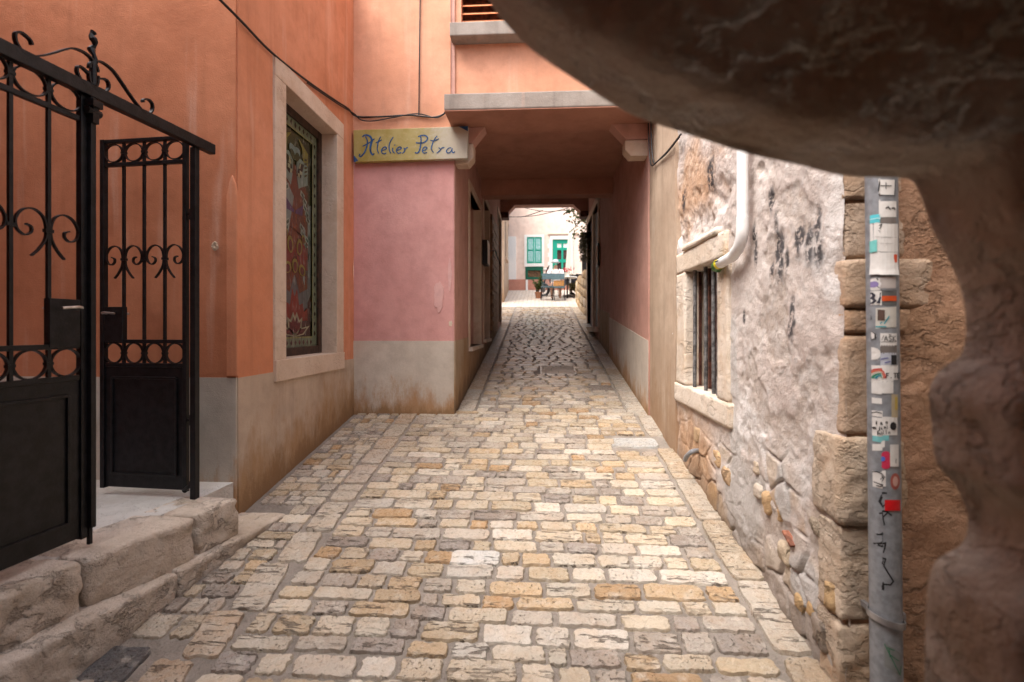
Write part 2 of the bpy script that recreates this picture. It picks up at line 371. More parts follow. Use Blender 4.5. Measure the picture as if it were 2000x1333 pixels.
def cobble_mat(name='cobblestone', lo=.20, hi=.42, bs=1.):
    t = NT(name, .5, .5); tint = t.attr('tint', 'Color'); xo = t.attr('seed')
    cmb = t.n.new('ShaderNodeCombineXYZ')
    for i in range(3): t.l.new(t.math('MULTIPLY', xo, (13.7, 31.1, 57.9)[i]), cmb.inputs[i])
    ad = t.n.new('ShaderNodeVectorMath'); ad.operation = 'ADD'; t.l.new(t.pos, ad.inputs[0]); t.l.new(cmb.outputs[0], ad.inputs[1]); pv = ad.outputs[0]
    n1, n2 = t.noise(9, 5, .65, pv), t.noise(40, 5, .7, pv)
    c = t.mix(t.map(n1, .35, .75, 0, .45), tint, t.mix(1, tint, (1.05, .82, .60), 'MULTIPLY'))
    c = t.mix(t.map(t.noise(14, 4, .6, t.vec((1, 1, 1), (3, 8, 2), pv)), .5, .75, 0, .5), c, (.60, .555, .49))
    # chisel dashes along the stone and pits, a different share on each stone
    dash = t.noise(1, 3, .6, t.vec((16, 70, 20), (0, 0, 0), pv)); row = t.map(t.noise(1, 1, .5, t.vec((1.2, 24, 1), (5, 5, 5), pv)), .5, .6)
    dm = t.math('MULTIPLY', t.map(dash, .52, .60), row); dm = t.math('MULTIPLY', dm, t.map(t.noise(3.1, 1, .5, t.vec((.05, .05, .05), (9, 1, 4), pv)), .42, .55))
    pit = t.math('MULTIPLY', t.map(t.noise(75, 3, .6, pv), .60, .68), t.map(t.noise(5, 3, .6, t.vec((1, 1, 1), (1, 9, 2), pv)), .42, .6))
    hole = t.math('MAXIMUM', dm, pit)
    c = t.mix(t.math('MULTIPLY', hole, .8), c, (.10, .075, .055))
    c = t.mix(t.map(n2, .5, .8, 0, .3), c, t.mix(1, c, (.55, .5, .45), 'MULTIPLY'))
    c = t.mix(t.map(t.noise(.9, 5, .65, t.vec((1, 1, 1), (3, 5, 7))), .45, .68, 0, .55), c, t.mix(1, c, (.66, .60, .54), 'MULTIPLY'))
    bn = t.bump(n1, .006 * bs, .9); bn = t.bump(t.math('MULTIPLY', hole, -1), .010 * bs, 1, bn); bn = t.bump(n2, .008 * bs, 1, bn)
    return t.out(c, bn, t.math('ADD', t.map(n2, .3, .7, lo, hi), t.math('MULTIPLY', hole, .3)))
MAT['cobble'] = cobble_mat(); MAT['worn'] = cobble_mat('worn_cobblestone', .14, .30, .5)
def mortar_mat():
    t = NT('mortar_joint', .85, .3); n1, n2 = t.noise(6, 5, .7), t.noise(70, 5, .75)
    c = t.mix(t.map(n1, .35, .7), (.21, .18, .155), (.31, .27, .235)); c = t.mix(t.map(n2, .4, .75, 0, .6), c, (.32, .28, .24))
    bn = t.bump(n2, .010, 1); return t.out(c, t.bump(n1, .02, .7, bn))
MAT['mortar'] = mortar_mat()
def far_paving():
    t = NT('far_cobble', .6, .4)
    br = t.n.new('ShaderNodeTexBrick'); t.l.new(t.vec((1, 1, 1)), br.inputs['Vector']); br.inputs['Scale'].default_value = 1
    br.inputs['Brick Width'].default_value = .26; br.inputs['Row Height'].default_value = .13; br.inputs['Mortar Size'].default_value = .014
    br.inputs['Color1'].default_value = (.58, .50, .42, 1); br.inputs['Color2'].default_value = (.66, .60, .54, 1); br.inputs['Mortar'].default_value = (.3, .26, .22, 1)
    c = t.mix(t.map(t.noise(4, 4), .4, .7, 0, .5), br.outputs[0], (.52, .42, .30)); return t.out(c, t.bump(br.outputs[1], -.01))
MAT['farpave'] = far_paving()
def rightwall_mat():
    """lime plaster over rubble: masks come from the shape itself"""
    t = NT('old_lime_plaster', .92, .2); st, grey, mold, tint, soot = t.attr('rubble'), t.attr('greypatch'), t.attr('mold'), t.attr('stoneid'), t.attr('ochre')
    n1, n2, n3 = t.noise(2.3, 5, .65), t.noise(13, 6, .72), t.noise(80, 4, .7)
    c = t.mix(t.map(n1, .35, .65), (.49, .415, .38), (.56, .50, .465))
    c = t.mix(t.map(n2, .45, .7, 0, .65), c, (.62, .585, .565)); c = t.mix(t.map(t.noise(7, 5, .7, t.vec((1, 1, 1), (4, 4, 1))), .55, .75, 0, .5), c, (.40, .27, .19))
    c = t.mix(t.math('MULTIPLY', t.attr('chip'), .75), c, t.mix(t.map(n2, .35, .65), (.40, .33, .28), (.48, .43, .40)))
    c = t.mix(t.map(t.noise(1.4, 5, .7, t.vec((1, 1.3, 1), (2, 7, 5))), .52, .64, 0, .8), c, t.mix(t.map(n2, .35, .65), (.58, .55, .53), (.68, .655, .645)))
    sc_ = t.ramp(tint, [(0, (.52, .42, .31)), (.3, (.56, .47, .38)), (.55, (.50, .32, .16)), (.75, (.58, .50, .42)), (1, (.44, .38, .34))])
    sc_ = t.mix(t.map(n2, .45, .75, 0, .6), sc_, (.30, .21, .14)); c = t.mix(st, c, sc_)
    c = t.mix(soot, c, t.mix(t.map(n2, .4, .7), (.42, .235, .12), (.56, .37, .24)))
    c = t.mix(grey, c, t.mix(t.map(n2, .4, .7), (.44, .41, .39), (.53, .50, .48)))
    c = t.mix(t.math('MULTIPLY', t.map(n3, .6, .7), .5), c, (.16, .12, .10))
    spots = t.math('MULTIPLY', mold, t.map(t.noise(26, 5, .75), .40, .52)); c = t.mix(t.math('MULTIPLY', spots, .92), c, (.035, .035, .042))
    c = t.mix(t.map(height(t), .0, .25, .65, 0), c, (.17, .13, .10))
    bn = t.bump(n2, .009); bn = t.bump(t.noise(38, 5, .75), .007, 1, bn); bn = t.bump(n3, .003, .9, bn)
    return t.out(c, bn)
MAT['rightwall'] = rightwall_mat()
MAT['iron'] = simple('black_painted_iron', (.008, .0075, .009), .40, .28, var=.35, bump=.001, scale=25)
MAT['ironbar'] = simple('grey_rusty_iron', (.13, .125, .125), .5, .5, var=.35, bump=.002, scale=30)
MAT['rust'] = simple('rust_red_wood', (.10, .035, .022), .8, var=.35, scale=20)
MAT['steel'] = simple('steel_handle', (.45, .44, .43), .3, .5, metal=.9)
MAT['darkwood'] = simple('dark_brown_wood', (.045, .022, .014), .5, .4, var=.3, scale=20)
MAT['brownwood'] = simple('brown_wood', (.16, .085, .04), .6, .3, var=.3, scale=14)
MAT['shutterwood'] = simple('faded_wood', (.28, .16, .09), .7, .3, var=.25, scale=14)
MAT['darkroom'] = simple('dark_interior', (.03, .02, .016), .9)
MAT['cable'] = simple('black_cable', (.012, .011, .012), .5)
MAT['blackbox'] = simple('black_plastic', (.012, .012, .013), .4)
MAT['slat'] = simple('orange_slat_paint', (.72, .30, .14), .6, var=.1, bump=.001)
MAT['pvc'] = simple('white_pvc', (.80, .80, .80), .35, .5, var=.03)
MAT['greypvc'] = simple('grey_pvc', (.215, .225, .245), .38, .5, var=.12, scale=40)
MAT['lead'] = simple('pipe_clamp_steel', (.36, .35, .36), .35, .5, metal=.7)
MAT['green'] = simple('green_paint', (.0, .30, .20), .5, var=.08)
MAT['greend'] = simple('dark_green_paint', (.0, .09, .05), .5, var=.08)
MAT['glassdark'] = simple('window_glass', (.06, .035, .03), .08, .6, var=.3, scale=5)
MAT['terra'] = simple('terracotta', (.38, .17, .09), .8, var=.15)
MAT['oldbrick'] = simple('old_red_brick', (.30, .12, .075), .9, var=.3, bump=.002)
MAT['chair'] = simple('blue_grey_rattan', (.10, .17, .20), .6, var=.2)
MAT['canvas'] = simple('cream_canvas', (.68, .64, .55), .8, var=.05)
MAT['red'] = simple('red_cloth', (.62, .05, .07), .7, var=.1)
MAT['orangecloth'] = simple('orange_cloth', (.75, .33, .06), .7, var=.1)
MAT['skin'] = simple('skin', (.52, .30, .21), .6, var=.05)
MAT['tape'] = None
def leafm(name, a, b):
    t = NT(name, .55, .35); return t.out(t.mix(t.map(t.noise(23, 3), .35, .65), a, b))
MAT['leaf'] = leafm('leaves', (.035, .075, .018), (.10, .14, .035)); MAT['leafdry'] = leafm('dry_leaves', (.10, .08, .025), (.16, .13, .05))
def painted():
    t = NT('painted_print', .45, .4); c = t.attr('tint', 'Color')
    return t.out(t.mix(t.map(t.noise(40, 4), .3, .7, 0, .25), c, t.mix(1, c, (.6, .6, .6), 'MULTIPLY')))
MAT['painted'] = painted()
def artglass():
    t = NT('painted_glass', .25, .5); c = t.mix(1, t.attr('tint', 'Color'), (.47, .52, .47), 'MULTIPLY'); n = t.noise(1, 5, .65, t.vec((22, 22, 6)))
    c2 = t.mix(t.map(n, .35, .7, 0, .6), c, t.mix(1, c, (.45, .42, .4), 'MULTIPLY'))
    c2 = t.mix(t.map(t.noise(1, 4, .6, t.vec((30, 30, 9), (4, 4, 4))), .55, .75, 0, .4), c2, (.34, .36, .33)); return t.out(c2)
MAT['art'] = artglass()
def goldboard():
    t = NT('sign_gold_paint', .45, .4); x = t.sep()[0]; n = t.noise(6, 4); n2 = t.noise(30, 4)
    c = t.mix(t.map(n, .3, .7), (.27, .21, .045), (.34, .28, .10)); c = t.mix(t.map(n2, .5, .8, 0, .5), c, (.45, .34, .17))
    c = t.mix(t.map(t.math('ADD', x, t.math('MULTIPLY', n2, .3)), -1.15, -.72, 0, .7), c, (.42, .39, .35)); return t.out(c)
MAT['gold'] = goldboard()

# ------------------------------------------------------------------ the ground
XL, XR, XPL, XPR = -1.915, 1.118, -.863, 1.09      # left wall, right wall, passage walls
Y0, Y1 = 4.93, 11.15                               # passage front and end
NG = 60
ys = np.concatenate([np.linspace(-5, 1.2, 30), np.linspace(1.25, 6, 260), np.linspace(6.1, 60, 60)])
xs = np.concatenate([np.linspace(-14, -2.0, 12), np.linspace(-1.95, 1.3, 130), np.linspace(1.5, 14, 12)])
P = np.zeros((len(xs), len(ys), 3)); P[..., 0] = xs[:, None]; P[..., 1] = ys[None, :]
P[..., 2] = np.where(P[..., 1] < 23, SL * P[..., 1], SL * 23) - .004 + fbm(P * 22, 3) * .004 * (P[..., 1] < 6)
pav = struct(grid_obj('pavement', P, MAT['mortar'], flip=True))
pav['label'] = 'cobbled stone pavement climbing the alley'
TONES = [((.60, .52, .41), 6), ((.62, .56, .47), 6), ((.55, .43, .29), 2.6), ((.50, .345, .20), 1.5), ((.46, .41, .36), 3.5), ((.54, .485, .42), 4), ((.66, .615, .55), 3), ((.36, .32, .29), 2.2), ((.56, .47, .345), 3)]
def tone(pinkish=0.):
    a = random.choices([t[0] for t in TONES], [t[1] for t in TONES])[0]; k = random.uniform(.68, .89)
    return (min(.8, a[0] * k), min(.8, a[1] * k * .985), min(.8, a[2] * k * .97))
def cobble(x0, x1, y0, y1, hgt=.011, rough=.0075, n=32, skew=(0, 0, 0, 0), er=(7, 22)):
    """one stone: ragged outline, chamfered shoulder, slightly domed top; returns local verts and faces about its centre"""
    cx, cy = (x0 + x1) / 2, (y0 + y1) / 2; hx, hy = (x1 - x0) / 2, (y1 - y0) / 2
    ring = []
    e = random.uniform(*er)
    off = random.uniform(0, 90)
    for k in range(n):
        t = 2 * math.pi * (k + .5) / n; c, s_ = math.cos(t), math.sin(t)
        # spread the ring evenly round a rounded oblong
        ax = abs(hx * 1.0); ay = abs(hy)
        tt = math.atan2(s_ * ay ** .6, c * ax ** .6) if False else t
        d = (abs(c) ** e + abs(s_) ** e) ** (-1 / e)
        x, y = hx * c * d, hy * s_ * d
        ring.append([x, y])
    # resample along the perimeter so that long sides get their share of points
    pts = []; seg = []; tot = 0
    for k in range(n):
        a, b = ring[k], ring[(k + 1) % n]; l = math.hypot(b[0] - a[0], b[1] - a[1]); seg.append((tot, l, a, b)); tot += l
    for k in range(n):
        q = tot * k / n
        for (s0, l, a, b) in seg:
            if s0 <= q < s0 + l + 1e-9: f = (q - s0) / max(l, 1e-9); pts.append([a[0] + (b[0] - a[0]) * f, a[1] + (b[1] - a[1]) * f]); break
    v = []; m = len(pts)
    for k, (x, y) in enumerate(pts):
        j = rough * random.uniform(-1.2, .6); l = math.hypot(x, y); pts[k] = [x + x / l * j + skew[0] * y, y + y / l * j + skew[1] * x]
    tl = 1 if cy < 5 else .25; tilt = (random.uniform(-.02, .02) * tl, random.uniform(-.03, .03) * tl)
    def z(x, y, h): return h + tilt[0] * x / .1 * .1 + tilt[1] * y
    for x, y in pts: v.append((x, y, SL * y - .012))
    for x, y in pts: f = 1 - .003 / max(.02, math.hypot(x, y)); v.append((x * f, y * f, SL * y + z(x, y, hgt * .62)))
    for x, y in pts: f = 1 - random.uniform(.004, .008) / max(.03, math.hypot(x, y)); v.append((x * f, y * f, SL * y + z(x, y, hgt)))
    for x, y in pts: v.append((x * .45, y * .45, SL * y * .45 + z(x * .45, y * .45, hgt * random.uniform(.97, 1.06))))
    v.append((0, 0, z(0, 0, hgt * 1.03)))
    f = []
    for r_ in range(3):
        for k in range(m): f.append((r_ * m + k, r_ * m + (k + 1) % m, (r_ + 1) * m + (k + 1) % m, (r_ + 1) * m + k))
    for k in range(m): f.append((3 * m + k, 3 * m + (k + 1) % m, 4 * m))
    return (cx, cy), v, f
stones = []       # (depth, centre, verts, faces, tint, name)
def add_stone(x0, x1, y0, y1, tint=None, **kw):
    c, v, f = cobble(x0, x1, y0, y1, **kw); stones.append((c[1], c, v, f, tint or tone(), kw))
def rows(xa, xb, ya, yb, hmin, hmax, wmin, wmax, gap=.012, slope=0., **kw):
    y = ya
    while y < yb:
        h = random.uniform(hmin, hmax) * (1.25 if random.random() < .08 else 1)
        xl, xr = (xa(y) if callable(xa) else xa), (xb(y) if callable(xb) else xb); x = xl
        while x < xr - .05:
            w = random.uniform(wmin, wmax) * (.65 if random.random() < .18 else 1); 
            if xr - (x + w) < wmin * .7: w = xr - x
            dy = slope * (x - xl) + .008 * math.sin(x * 3 + y * 5) + random.uniform(-.004, .004)
            g = gap * random.uniform(.7, 1.5)
            add_stone(x + g / 2, x + w - g / 2, y + g * .4 + dy, y + h - g * .4 + dy, **kw); x += w
        y += h
chan = lambda y: -1.33 - .10 * max(0, 2.9 - y) ** 1.5
# special slabs first (left out of the rows where they lie)
rows(lambda y: chan(y) + .10, .96, 1.35, 4.96, .085, .128, .13, .30, gap=.0115, slope=-.012)
rows(lambda y: max(-1.87, -1.60 - .19 * (3.05 - y) if y < 3.1 else -1.87), lambda y: chan(y) - .10, 1.35, 4.90, .07, .12, .09, .17, gap=.010)
y = 1.35
while y < 4.9:
    l = random.uniform(.2, .36); add_stone(chan(y) - .09, chan(y) + .085, y + .006, y + l - .006, tint=random.choice([(.42, .365, .31), (.45, .40, .335), (.43, .35, .27), (.41, .355, .335)]), skew=(-.15 * max(0, 2.9 - y) ** .5, 0)); y += l
y = 1.3
while y < 4.95:                                            # kerb slabs along the right wall
    l = random.uniform(.28, .55); add_stone(.975, 1.15, y + .008, y + l - .008, tint=random.choice([(.39, .345, .29), (.43, .385, .33), (.38, .315, .24)]), hgt=.016, n=34); y += l
rows(-.66, .90, 4.99, 14.2, .085, .125, .13, .28, gap=.016, rough=.004, hgt=.017, er=(3, 5))
for xa, xb in ((-.85, -.67), (.91, 1.12)):
    y = 5.0
    while y < 11:
        l = random.uniform(.22, .42); add_stone(xa, xb, y + .006, y + l - .006, tint=random.choice([(.44, .40, .345), (.47, .43, .375), (.42, .345, .265)]), hgt=.018); y += l
rows(-2.6, -.68, 11.1, 14.2, .12, .16, .16, .32, gap=.014, hgt=.008)
rows(.92, 1.5, 11.1, 14.2, .12, .16, .16, .32, gap=.014, hgt=.008)
cov = (.02, .50, 6.55, 7.0)                                # the paved cover in the passage
stones = [s for s in stones if not (cov[0] - .06 < s[1][0] < cov[1] + .06 and cov[2] - .03 < s[1][1] < cov[3] + .03)]
# hand-set stones that stand out in the photo: white slab, blue-grey slab, dark flagstone
for px, py, w, d, tcol in ((928, 1092, .27, .125, (.56, .55, .525)), (1238, 866, .40, .20, (.42, .425, .42)), (225, 1300, .20, .17, (.10, .10, .105)), (1063, 1045, .0, 0, None)):
    if not tcol: continue
    p = onG(px, py)
    stones = [s for s in stones if not (abs(s[1][0] - p.x) < w / 2 + .05 and abs(s[1][1] - p.y) < d / 2 + .04)]
    add_stone(p.x - w / 2, p.x + w / 2, p.y - d / 2, p.y + d / 2, tint=tcol, rough=.002)
stones.sort(key=lambda s: s[0])
near = [s for s in stones if s[0] > 1.5][:300]; nid = {id(s) for s in near}; rest = [s for s in stones if id(s) not in nid]
def stone_mesh(name, items, mat=None):
    v, f, tt, ss = [], [], [], []
    for (_, c, sv, sf, tint, _) in items:
        o = len(v); z0 = gz(c[1]); loc = (0, 0, 0) if len(items) == 1 else (c[0], c[1], z0)
        v += [(a + loc[0], b + loc[1], d + loc[2]) for a, b, d in sv]; f += [tuple(i + o for i in q) for q in sf]
        tt += [(*tint, 1.)] * len(sv); ss += [random.random()] * len(sv)
    me = bpy.data.meshes.new(name); me.from_pydata(v, [], f); me.materials.append(mat or MAT['cobble'])
    me.attributes.new('tint', 'FLOAT_COLOR', 'POINT').data.foreach_set('color', np.array(tt, np.float32).reshape(-1))
    me.attributes.new('seed', 'FLOAT', 'POINT').data.foreach_set('value', np.array([0.] * len(v) if len(items) == 1 and False else ss, np.float32))
    me.polygons.foreach_set('use_smooth', [True] * len(me.polygons)); me.set_sharp_from_angle(angle=R(26))
    o = bpy.data.objects.new(name, me); col.objects.link(o); o.parent = pav; return o
for s in near:
    o = stone_mesh('cobble', [s]); o.location = (s[1][0], s[1][1], gz(s[1][1]))
stuff(stone_mesh('distant_cobbles', [q for q in rest if q[0] < 5.5])); stuff(stone_mesh('passage_cobbles', [q for q in rest if q[0] >= 5.5], MAT['worn']))
# the square beyond the passage
mb = MB(); mb.add([(-9, 14.2, gz(14.2) + .012), (9, 14.2, gz(14.2) + .012), (9, 23, gz(23) + .012), (-9, 23, gz(23) + .012)], [(0, 1, 2, 3)])
sq = struct(mb.build('square_paving', MAT['farpave']))

# paved cover set in the passage
t = thing('drain_cover', 'rectangular stone-filled drain cover with a thin steel rim set in the passage cobbles', 'drain cover')
mb = MB(); z = lambda y, d=0: gz(y) + .014 + d
def slab(mb, x0, x1, y0, y1, h=.02):
    mb.add([(x0, y0, z(y0) - h), (x1, y0, z(y0) - h), (x1, y1, z(y1) - h), (x0, y1, z(y1) - h), (x0, y0, z(y0)), (x1, y0, z(y0)), (x1, y1, z(y1)), (x0, y1, z(y1))], [(0, 3, 2, 1), (4, 5, 6, 7), (0, 1, 5, 4), (1, 2, 6, 5), (2, 3, 7, 6), (3, 0, 4, 7)])
x0, x1, y0_, y1_ = cov
for a in ((x0, x0 + .012, y0_, y1_), (x1 - .012, x1, y0_, y1_), (x0, x1, y0_, y0_ + .012), (x0, x1, y1_ - .012, y1_)): slab(mb, *a, h=.03)
mb.build('rim', MAT['steel'], t)
for i, (a, b, c, d) in enumerate(((0, .5, 0, .32), (.5, 1, 0, .32), (0, .3, .34, .66), (.3, 1, .34, .66), (0, .6, .68, 1), (.6, 1, .68, 1))):
    mb = MB(); W, D = x1 - x0 - .03, y1_ - y0_ - .03; slab(mb, x0 + .015 + W * a + .003, x0 + .015 + W * b - .003, y0_ + .015 + D * c, y0_ + .015 + D * d, .02)
    o = mb.build('paver', MAT['kerb'], t, bevel=.003)

# ------------------------------------------------------------------ steps and courtyard on the left
CT = .70
mb = MB(); cp = [(-2.3, -3), (-2.10, 1.6), (-1.98, 2.4), (-1.95, 2.66), (-1.935, 2.98), (-6, 2.98), (-6, -3)]; mb.prism([(x, y, -.6) for x, y in cp], (0, 0, .6 + CT))
struct(mb.build('courtyard_floor', MAT['court']))
t = thing('stone_steps', 'two worn pale stone steps along the foot of the iron gate', 'steps')
def front(y, a, b): return a[0] + (b[0] - a[0]) * (y - a[1]) / (b[1] - a[1])
UA, UB = (-1.715, 2.70), (-1.955, 1.67); LA, LB = (-1.619, 3.02), (-1.873, 1.59)
for i, (a, b) in enumerate(((2.445, 2.715), (1.955, 2.43), (1.25, 1.94), (.3, 1.235))):
    fm = lambda d, y, zz: Vector((front(y, UA, UB) - d + .012 * math.sin(y * 9), y, zz))
    rough_block('step_stone', MAT['step'], t, (0, a, .2), (.34, b, CT + .004), .015, .007, .026, seed=i * 3.1, fmap=fm, freq=8, ridge=.012)
for i, (a, b) in enumerate(((2.285, 3.035), (1.45, 2.275), (.4, 1.44))):
    fm = lambda d, y, zz: Vector((front(y, LA, LB) - d + .008 * math.sin(y * 7), y, zz))
    rough_block('step_stone', MAT['step'], t, (0, a, -.05), (.42, b, .492), .015, .006, .022, seed=20 + i * 3.1, fmap=fm, freq=8, ridge=.010)

# ------------------------------------------------------------------ the orange house on the left
H = 5.25
lh = thing('orange_house', 'orange plastered house with a stone-framed painted window on the left of the alley', 'house')
YA = 2.985
wy0, wy1, wz0, wz1 = 3.403, 4.633, 1.287, 3.655               # outer edge of the stone window frame
iy0, iy1, iz0, iz1 = 3.558, 4.478, 1.445, 3.505             # its opening
PZ = 1.36                                                 # top of the grey plinth
fx = lambda u, v, d: (XL - d, u, v)
wall('wall', MAT['orange'], lh, fx, (YA + .012, Y0), (PZ, H), [(wy0 + .04, wy1 - .04, wz0 + .04, wz1 - .04)], .4)
wall('plinth', MAT['plinth_rust'], lh, lambda u, v, d: (XL + .005 - d, u, v), (YA + .008, Y0), (.2, PZ), [], .4, amp=.004)
fa = lambda u, v, d: (u, YA + d, v)
wall('gable_wall', MAT['orange_shaded'], lh, fa, (-6, XL - .008), (PZ + .003, H), [], .3)
wall('gable_plinth', MAT['plinth'], lh, lambda u, v, d: (u, YA - .004 + d, v), (-6, XL - .004), (.2, PZ + .003), [], .3)
# worn recess and chips in the corner
for px, py, w, h in ((421, 481, .030, .030),):
    p = onY(px, py, YA); mb = MB(); n = 12
    ring = [Vector((p.x + w * random.uniform(.7, 1.1) * math.cos(2 * math.pi * k / n), YA - .008, p.z + h * random.uniform(.7, 1.1) * math.sin(2 * math.pi * k / n))) for k in range(n)]
    inner = [Vector((p.x + (q.x - p.x) * .6, YA + .002 - .014, p.z + (q.z - p.z) * .6 + .004)) for q in ring]
    mb.add(ring + inner + [Vector((p.x, YA - .006, p.z))], [(k, (k + 1) % n, n + (k + 1) % n, n + k) for k in range(n)] + [(n + k, n + (k + 1) % n, 2 * n) for k in range(n)])
    lab(mb.build('plaster_chip', MAT['framew'], lh), 'small chipped hole in the orange plaster')
def lens(px0, px1, py0, py1):
    c = [onY((px0 + px1) / 2, py0, YA), onY(px1, (py0 * .75 + py1 * .25), YA), onY(px1, py1, YA), onY(px0, py1, YA), onY(px0, (py0 * .75 + py1 * .25), YA)]
    return c
mb = MB(); pts = [onY(455, 342, YA), onY(461, 358, YA), onY(465, 385, YA), onY(465, 735, YA), onY(444, 735, YA), onY(444, 385, YA), onY(449, 358, YA)]
mb.prism([Vector((q.x, YA - .012, q.z)) for q in pts], (0, .02, 0))
lab(mb.build('plaster_patch', MAT['orange'], lh, bevel=.006), 'raised pointed plaster strip on the house corner')
# painted window in its stone frame
fr = MB(); D = .17
def fr_box(y0, y1, z0, z1, out=.018): fr.box((XL - D, y0, z0), (XL + out, y1, z1))
fr_box(wy0, wy1, wz0, iz0, .028); fr_box(wy0, wy1, iz1, wz1, .02); fr_box(wy0, iy0, iz0, iz1); fr_box(iy1, wy1, iz0, iz1)
win = fr.build('window', MAT['frame'], lh, bevel=.006)
GX = XL - .15
mb = MB(); mb.box((GX - .03, iy0, iz0), (GX - .012, iy1, iz1), (.060, .055, .020))
gl = mb.build('painted_glass', MAT['art'], win)
mb = MB(); b_ = .07
mb.box((GX - .04, iy0 + .001, iz0 + .001), (GX + .02, iy0 + b_, iz1 - .001)); mb.box((GX - .04, iy1 - b_, iz0 + .001), (GX + .02, iy1 - .001, iz1 - .001))
mb.box((GX - .04, iy0 + b_, iz0 + .001), (GX + .018, iy1 - b_, iz0 + b_)); mb.box((GX - .04, iy0 + b_, iz1 - b_), (GX + .018, iy1 - b_, iz1 - .001))
mb.build('sash', MAT['darkwood'], win)
YC = (iy0 + iy1) / 2
def art(name, shapes):
    mb = MB()
    for lay, colr, pts in shapes:
        for sgn in (1, -1):
            q = []
            for zx, zy, blk in pts:
                w = onX(545 + zx / 4.93, (180 if blk == 7 else 430) + zy / 4.93, GX)
                y = YC + (w.y - YC) * sgn if True else w.y
                q.append(Vector((GX - .011 + .0012 * lay + (.0003 if sgn < 0 else 0), min(max(y, iy0 + b_), iy1 - b_), min(max(w.z, iz0 + b_), iz1 - b_))))
            mb.add(q, [tuple(range(len(q)))], colr)
    return mb.build(name, MAT['art'], win)
A7 = lambda *p: [(x, y, 7) for x, y in p]
A8 = lambda *p: [(x, y, 8) for x, y in p]
cream, red_, rust, teal, grey, yel, dk = (.48, .44, .32), (.26, .035, .02), (.20, .055, .018), (.28, .34, .32), (.16, .165, .18), (.34, .27, .06), (.022, .018, .016)
def ell(cx, cy, rx, ry, blk, n=14): return [(cx + rx * math.cos(2 * math.pi * k / n), cy + ry * math.sin(2 * math.pi * k / n), blk) for k in range(n)]
art('painted_background', [(1, (.10, .03, .028), A8((20, 880), (312, 700), (312, 1140), (20, 1140))), (2, (.20, .22, .225), A8((160, -60), (312, -140), (312, 720), (250, 880), (150, 700))),
     (3, grey, A8((20, 700), (150, 650), (200, 540), (312, 560), (300, 720), (250, 880), (220, 720), (180, 820), (20, 830)))])
sh = [(4, rust, A7((20, 820), (90, 760), (150, 690), (190, 760), (200, 950), (155, 1000), (170, 1150), (200, 1333), (20, 1333))), (4, rust, A8((20, 90), (200, 90), (215, 190), (190, 330), (190, 520), (150, 530), (110, 690), (20, 620))),
      (5, red_, A8((20, 180), (130, 170), (160, 300), (110, 420), (20, 430))), (5, (.11, .06, .16), A7((70, 1000), (100, 1050), (150, 1130), (150, 1160), (80, 1120))),
      (5, teal, A7((20, 540), (100, 560), (140, 650), (140, 760), (120, 890), (90, 840), (20, 740))), (6, dk, A7((60, 570), (110, 620), (140, 780), (100, 760))),
      (7, cream, A7((85, 680), (112, 690), (112, 730), (88, 720))), (7, cream, A7((112, 730), (132, 740), (128, 775), (108, 768))), (7, cream, A7((95, 600), (110, 630), (122, 690), (105, 670))),
      (5, (.30, .38, .40), ell(165, 590, 44, 62, 7)), (6, (.06, .06, .022), ell(178, 625, 24, 42, 7)),
      (5, dk, A7((188, 690), (228, 700), (232, 830), (205, 840))), (6, cream, A7((195, 705), (212, 720), (215, 750), (196, 745))), (6, cream, A7((200, 765), (222, 772), (222, 800), (203, 796))),
      (5, yel, A7((190, 440), (240, 520), (285, 600), (280, 720), (265, 830), (238, 820), (235, 650), (225, 540)))]
for k in range(5): sh.append((6, (.12, .11, .03), A7((250, 640 + 40 * k), (278, 650 + 36 * k), (270, 668 + 36 * k), (248, 662 + 40 * k))))
for cx, cy, rx, ry in ((200, 260, 27, 80), (160, 440, 24, 70), (85, 450, 36, 60), (70, 120, 20, 44)):
    sh += [(7, yel, ell(cx, cy, rx, ry, 8)), (8, (.17, .03, .02), ell(cx, cy + 8, rx * .6, ry * .68, 8))]
art('painted_bird', sh)
wf = [(4, (.27, .32, .32), A7((165, 1010), (230, 940), (290, 1090), (305, 1400), (215, 1400), (190, 1200)))]
random.seed(3)
for k in range(9): 
    x = 205 + 10 * (k % 5) + random.uniform(0, 40); y = 940 + 62 * k
    wf += [(5, (.42, .46, .42), [(x, y, 7), (x + 38, y + 55, 7), (x + 26, y + 96, 7), (x - 4, y + 50, 7)]), (6, (.08, .13, .10), [(x + 8, y + 22, 7), (x + 28, y + 62, 7), (x + 22, y + 80, 7), (x + 4, y + 48, 7)])]
for k in range(7):
    x = 230 + random.uniform(0, 60); y = 60 + 75 * k
    wf.append((5, (.07, .12, .11) if k % 2 else (.36, .40, .40), [(x, y, 8), (x + 16, y + 40, 8), (x + 12, y + 120, 8), (x - 4, y + 60, 8)]))
art('painted_wing', wf)
lo_ = [(4, (.32, .04, .02), A8((20, 830), (60, 870), (90, 800), (120, 880), (150, 760), (180, 660), (200, 820), (235, 800), (250, 900), (215, 970), (20, 960)))]
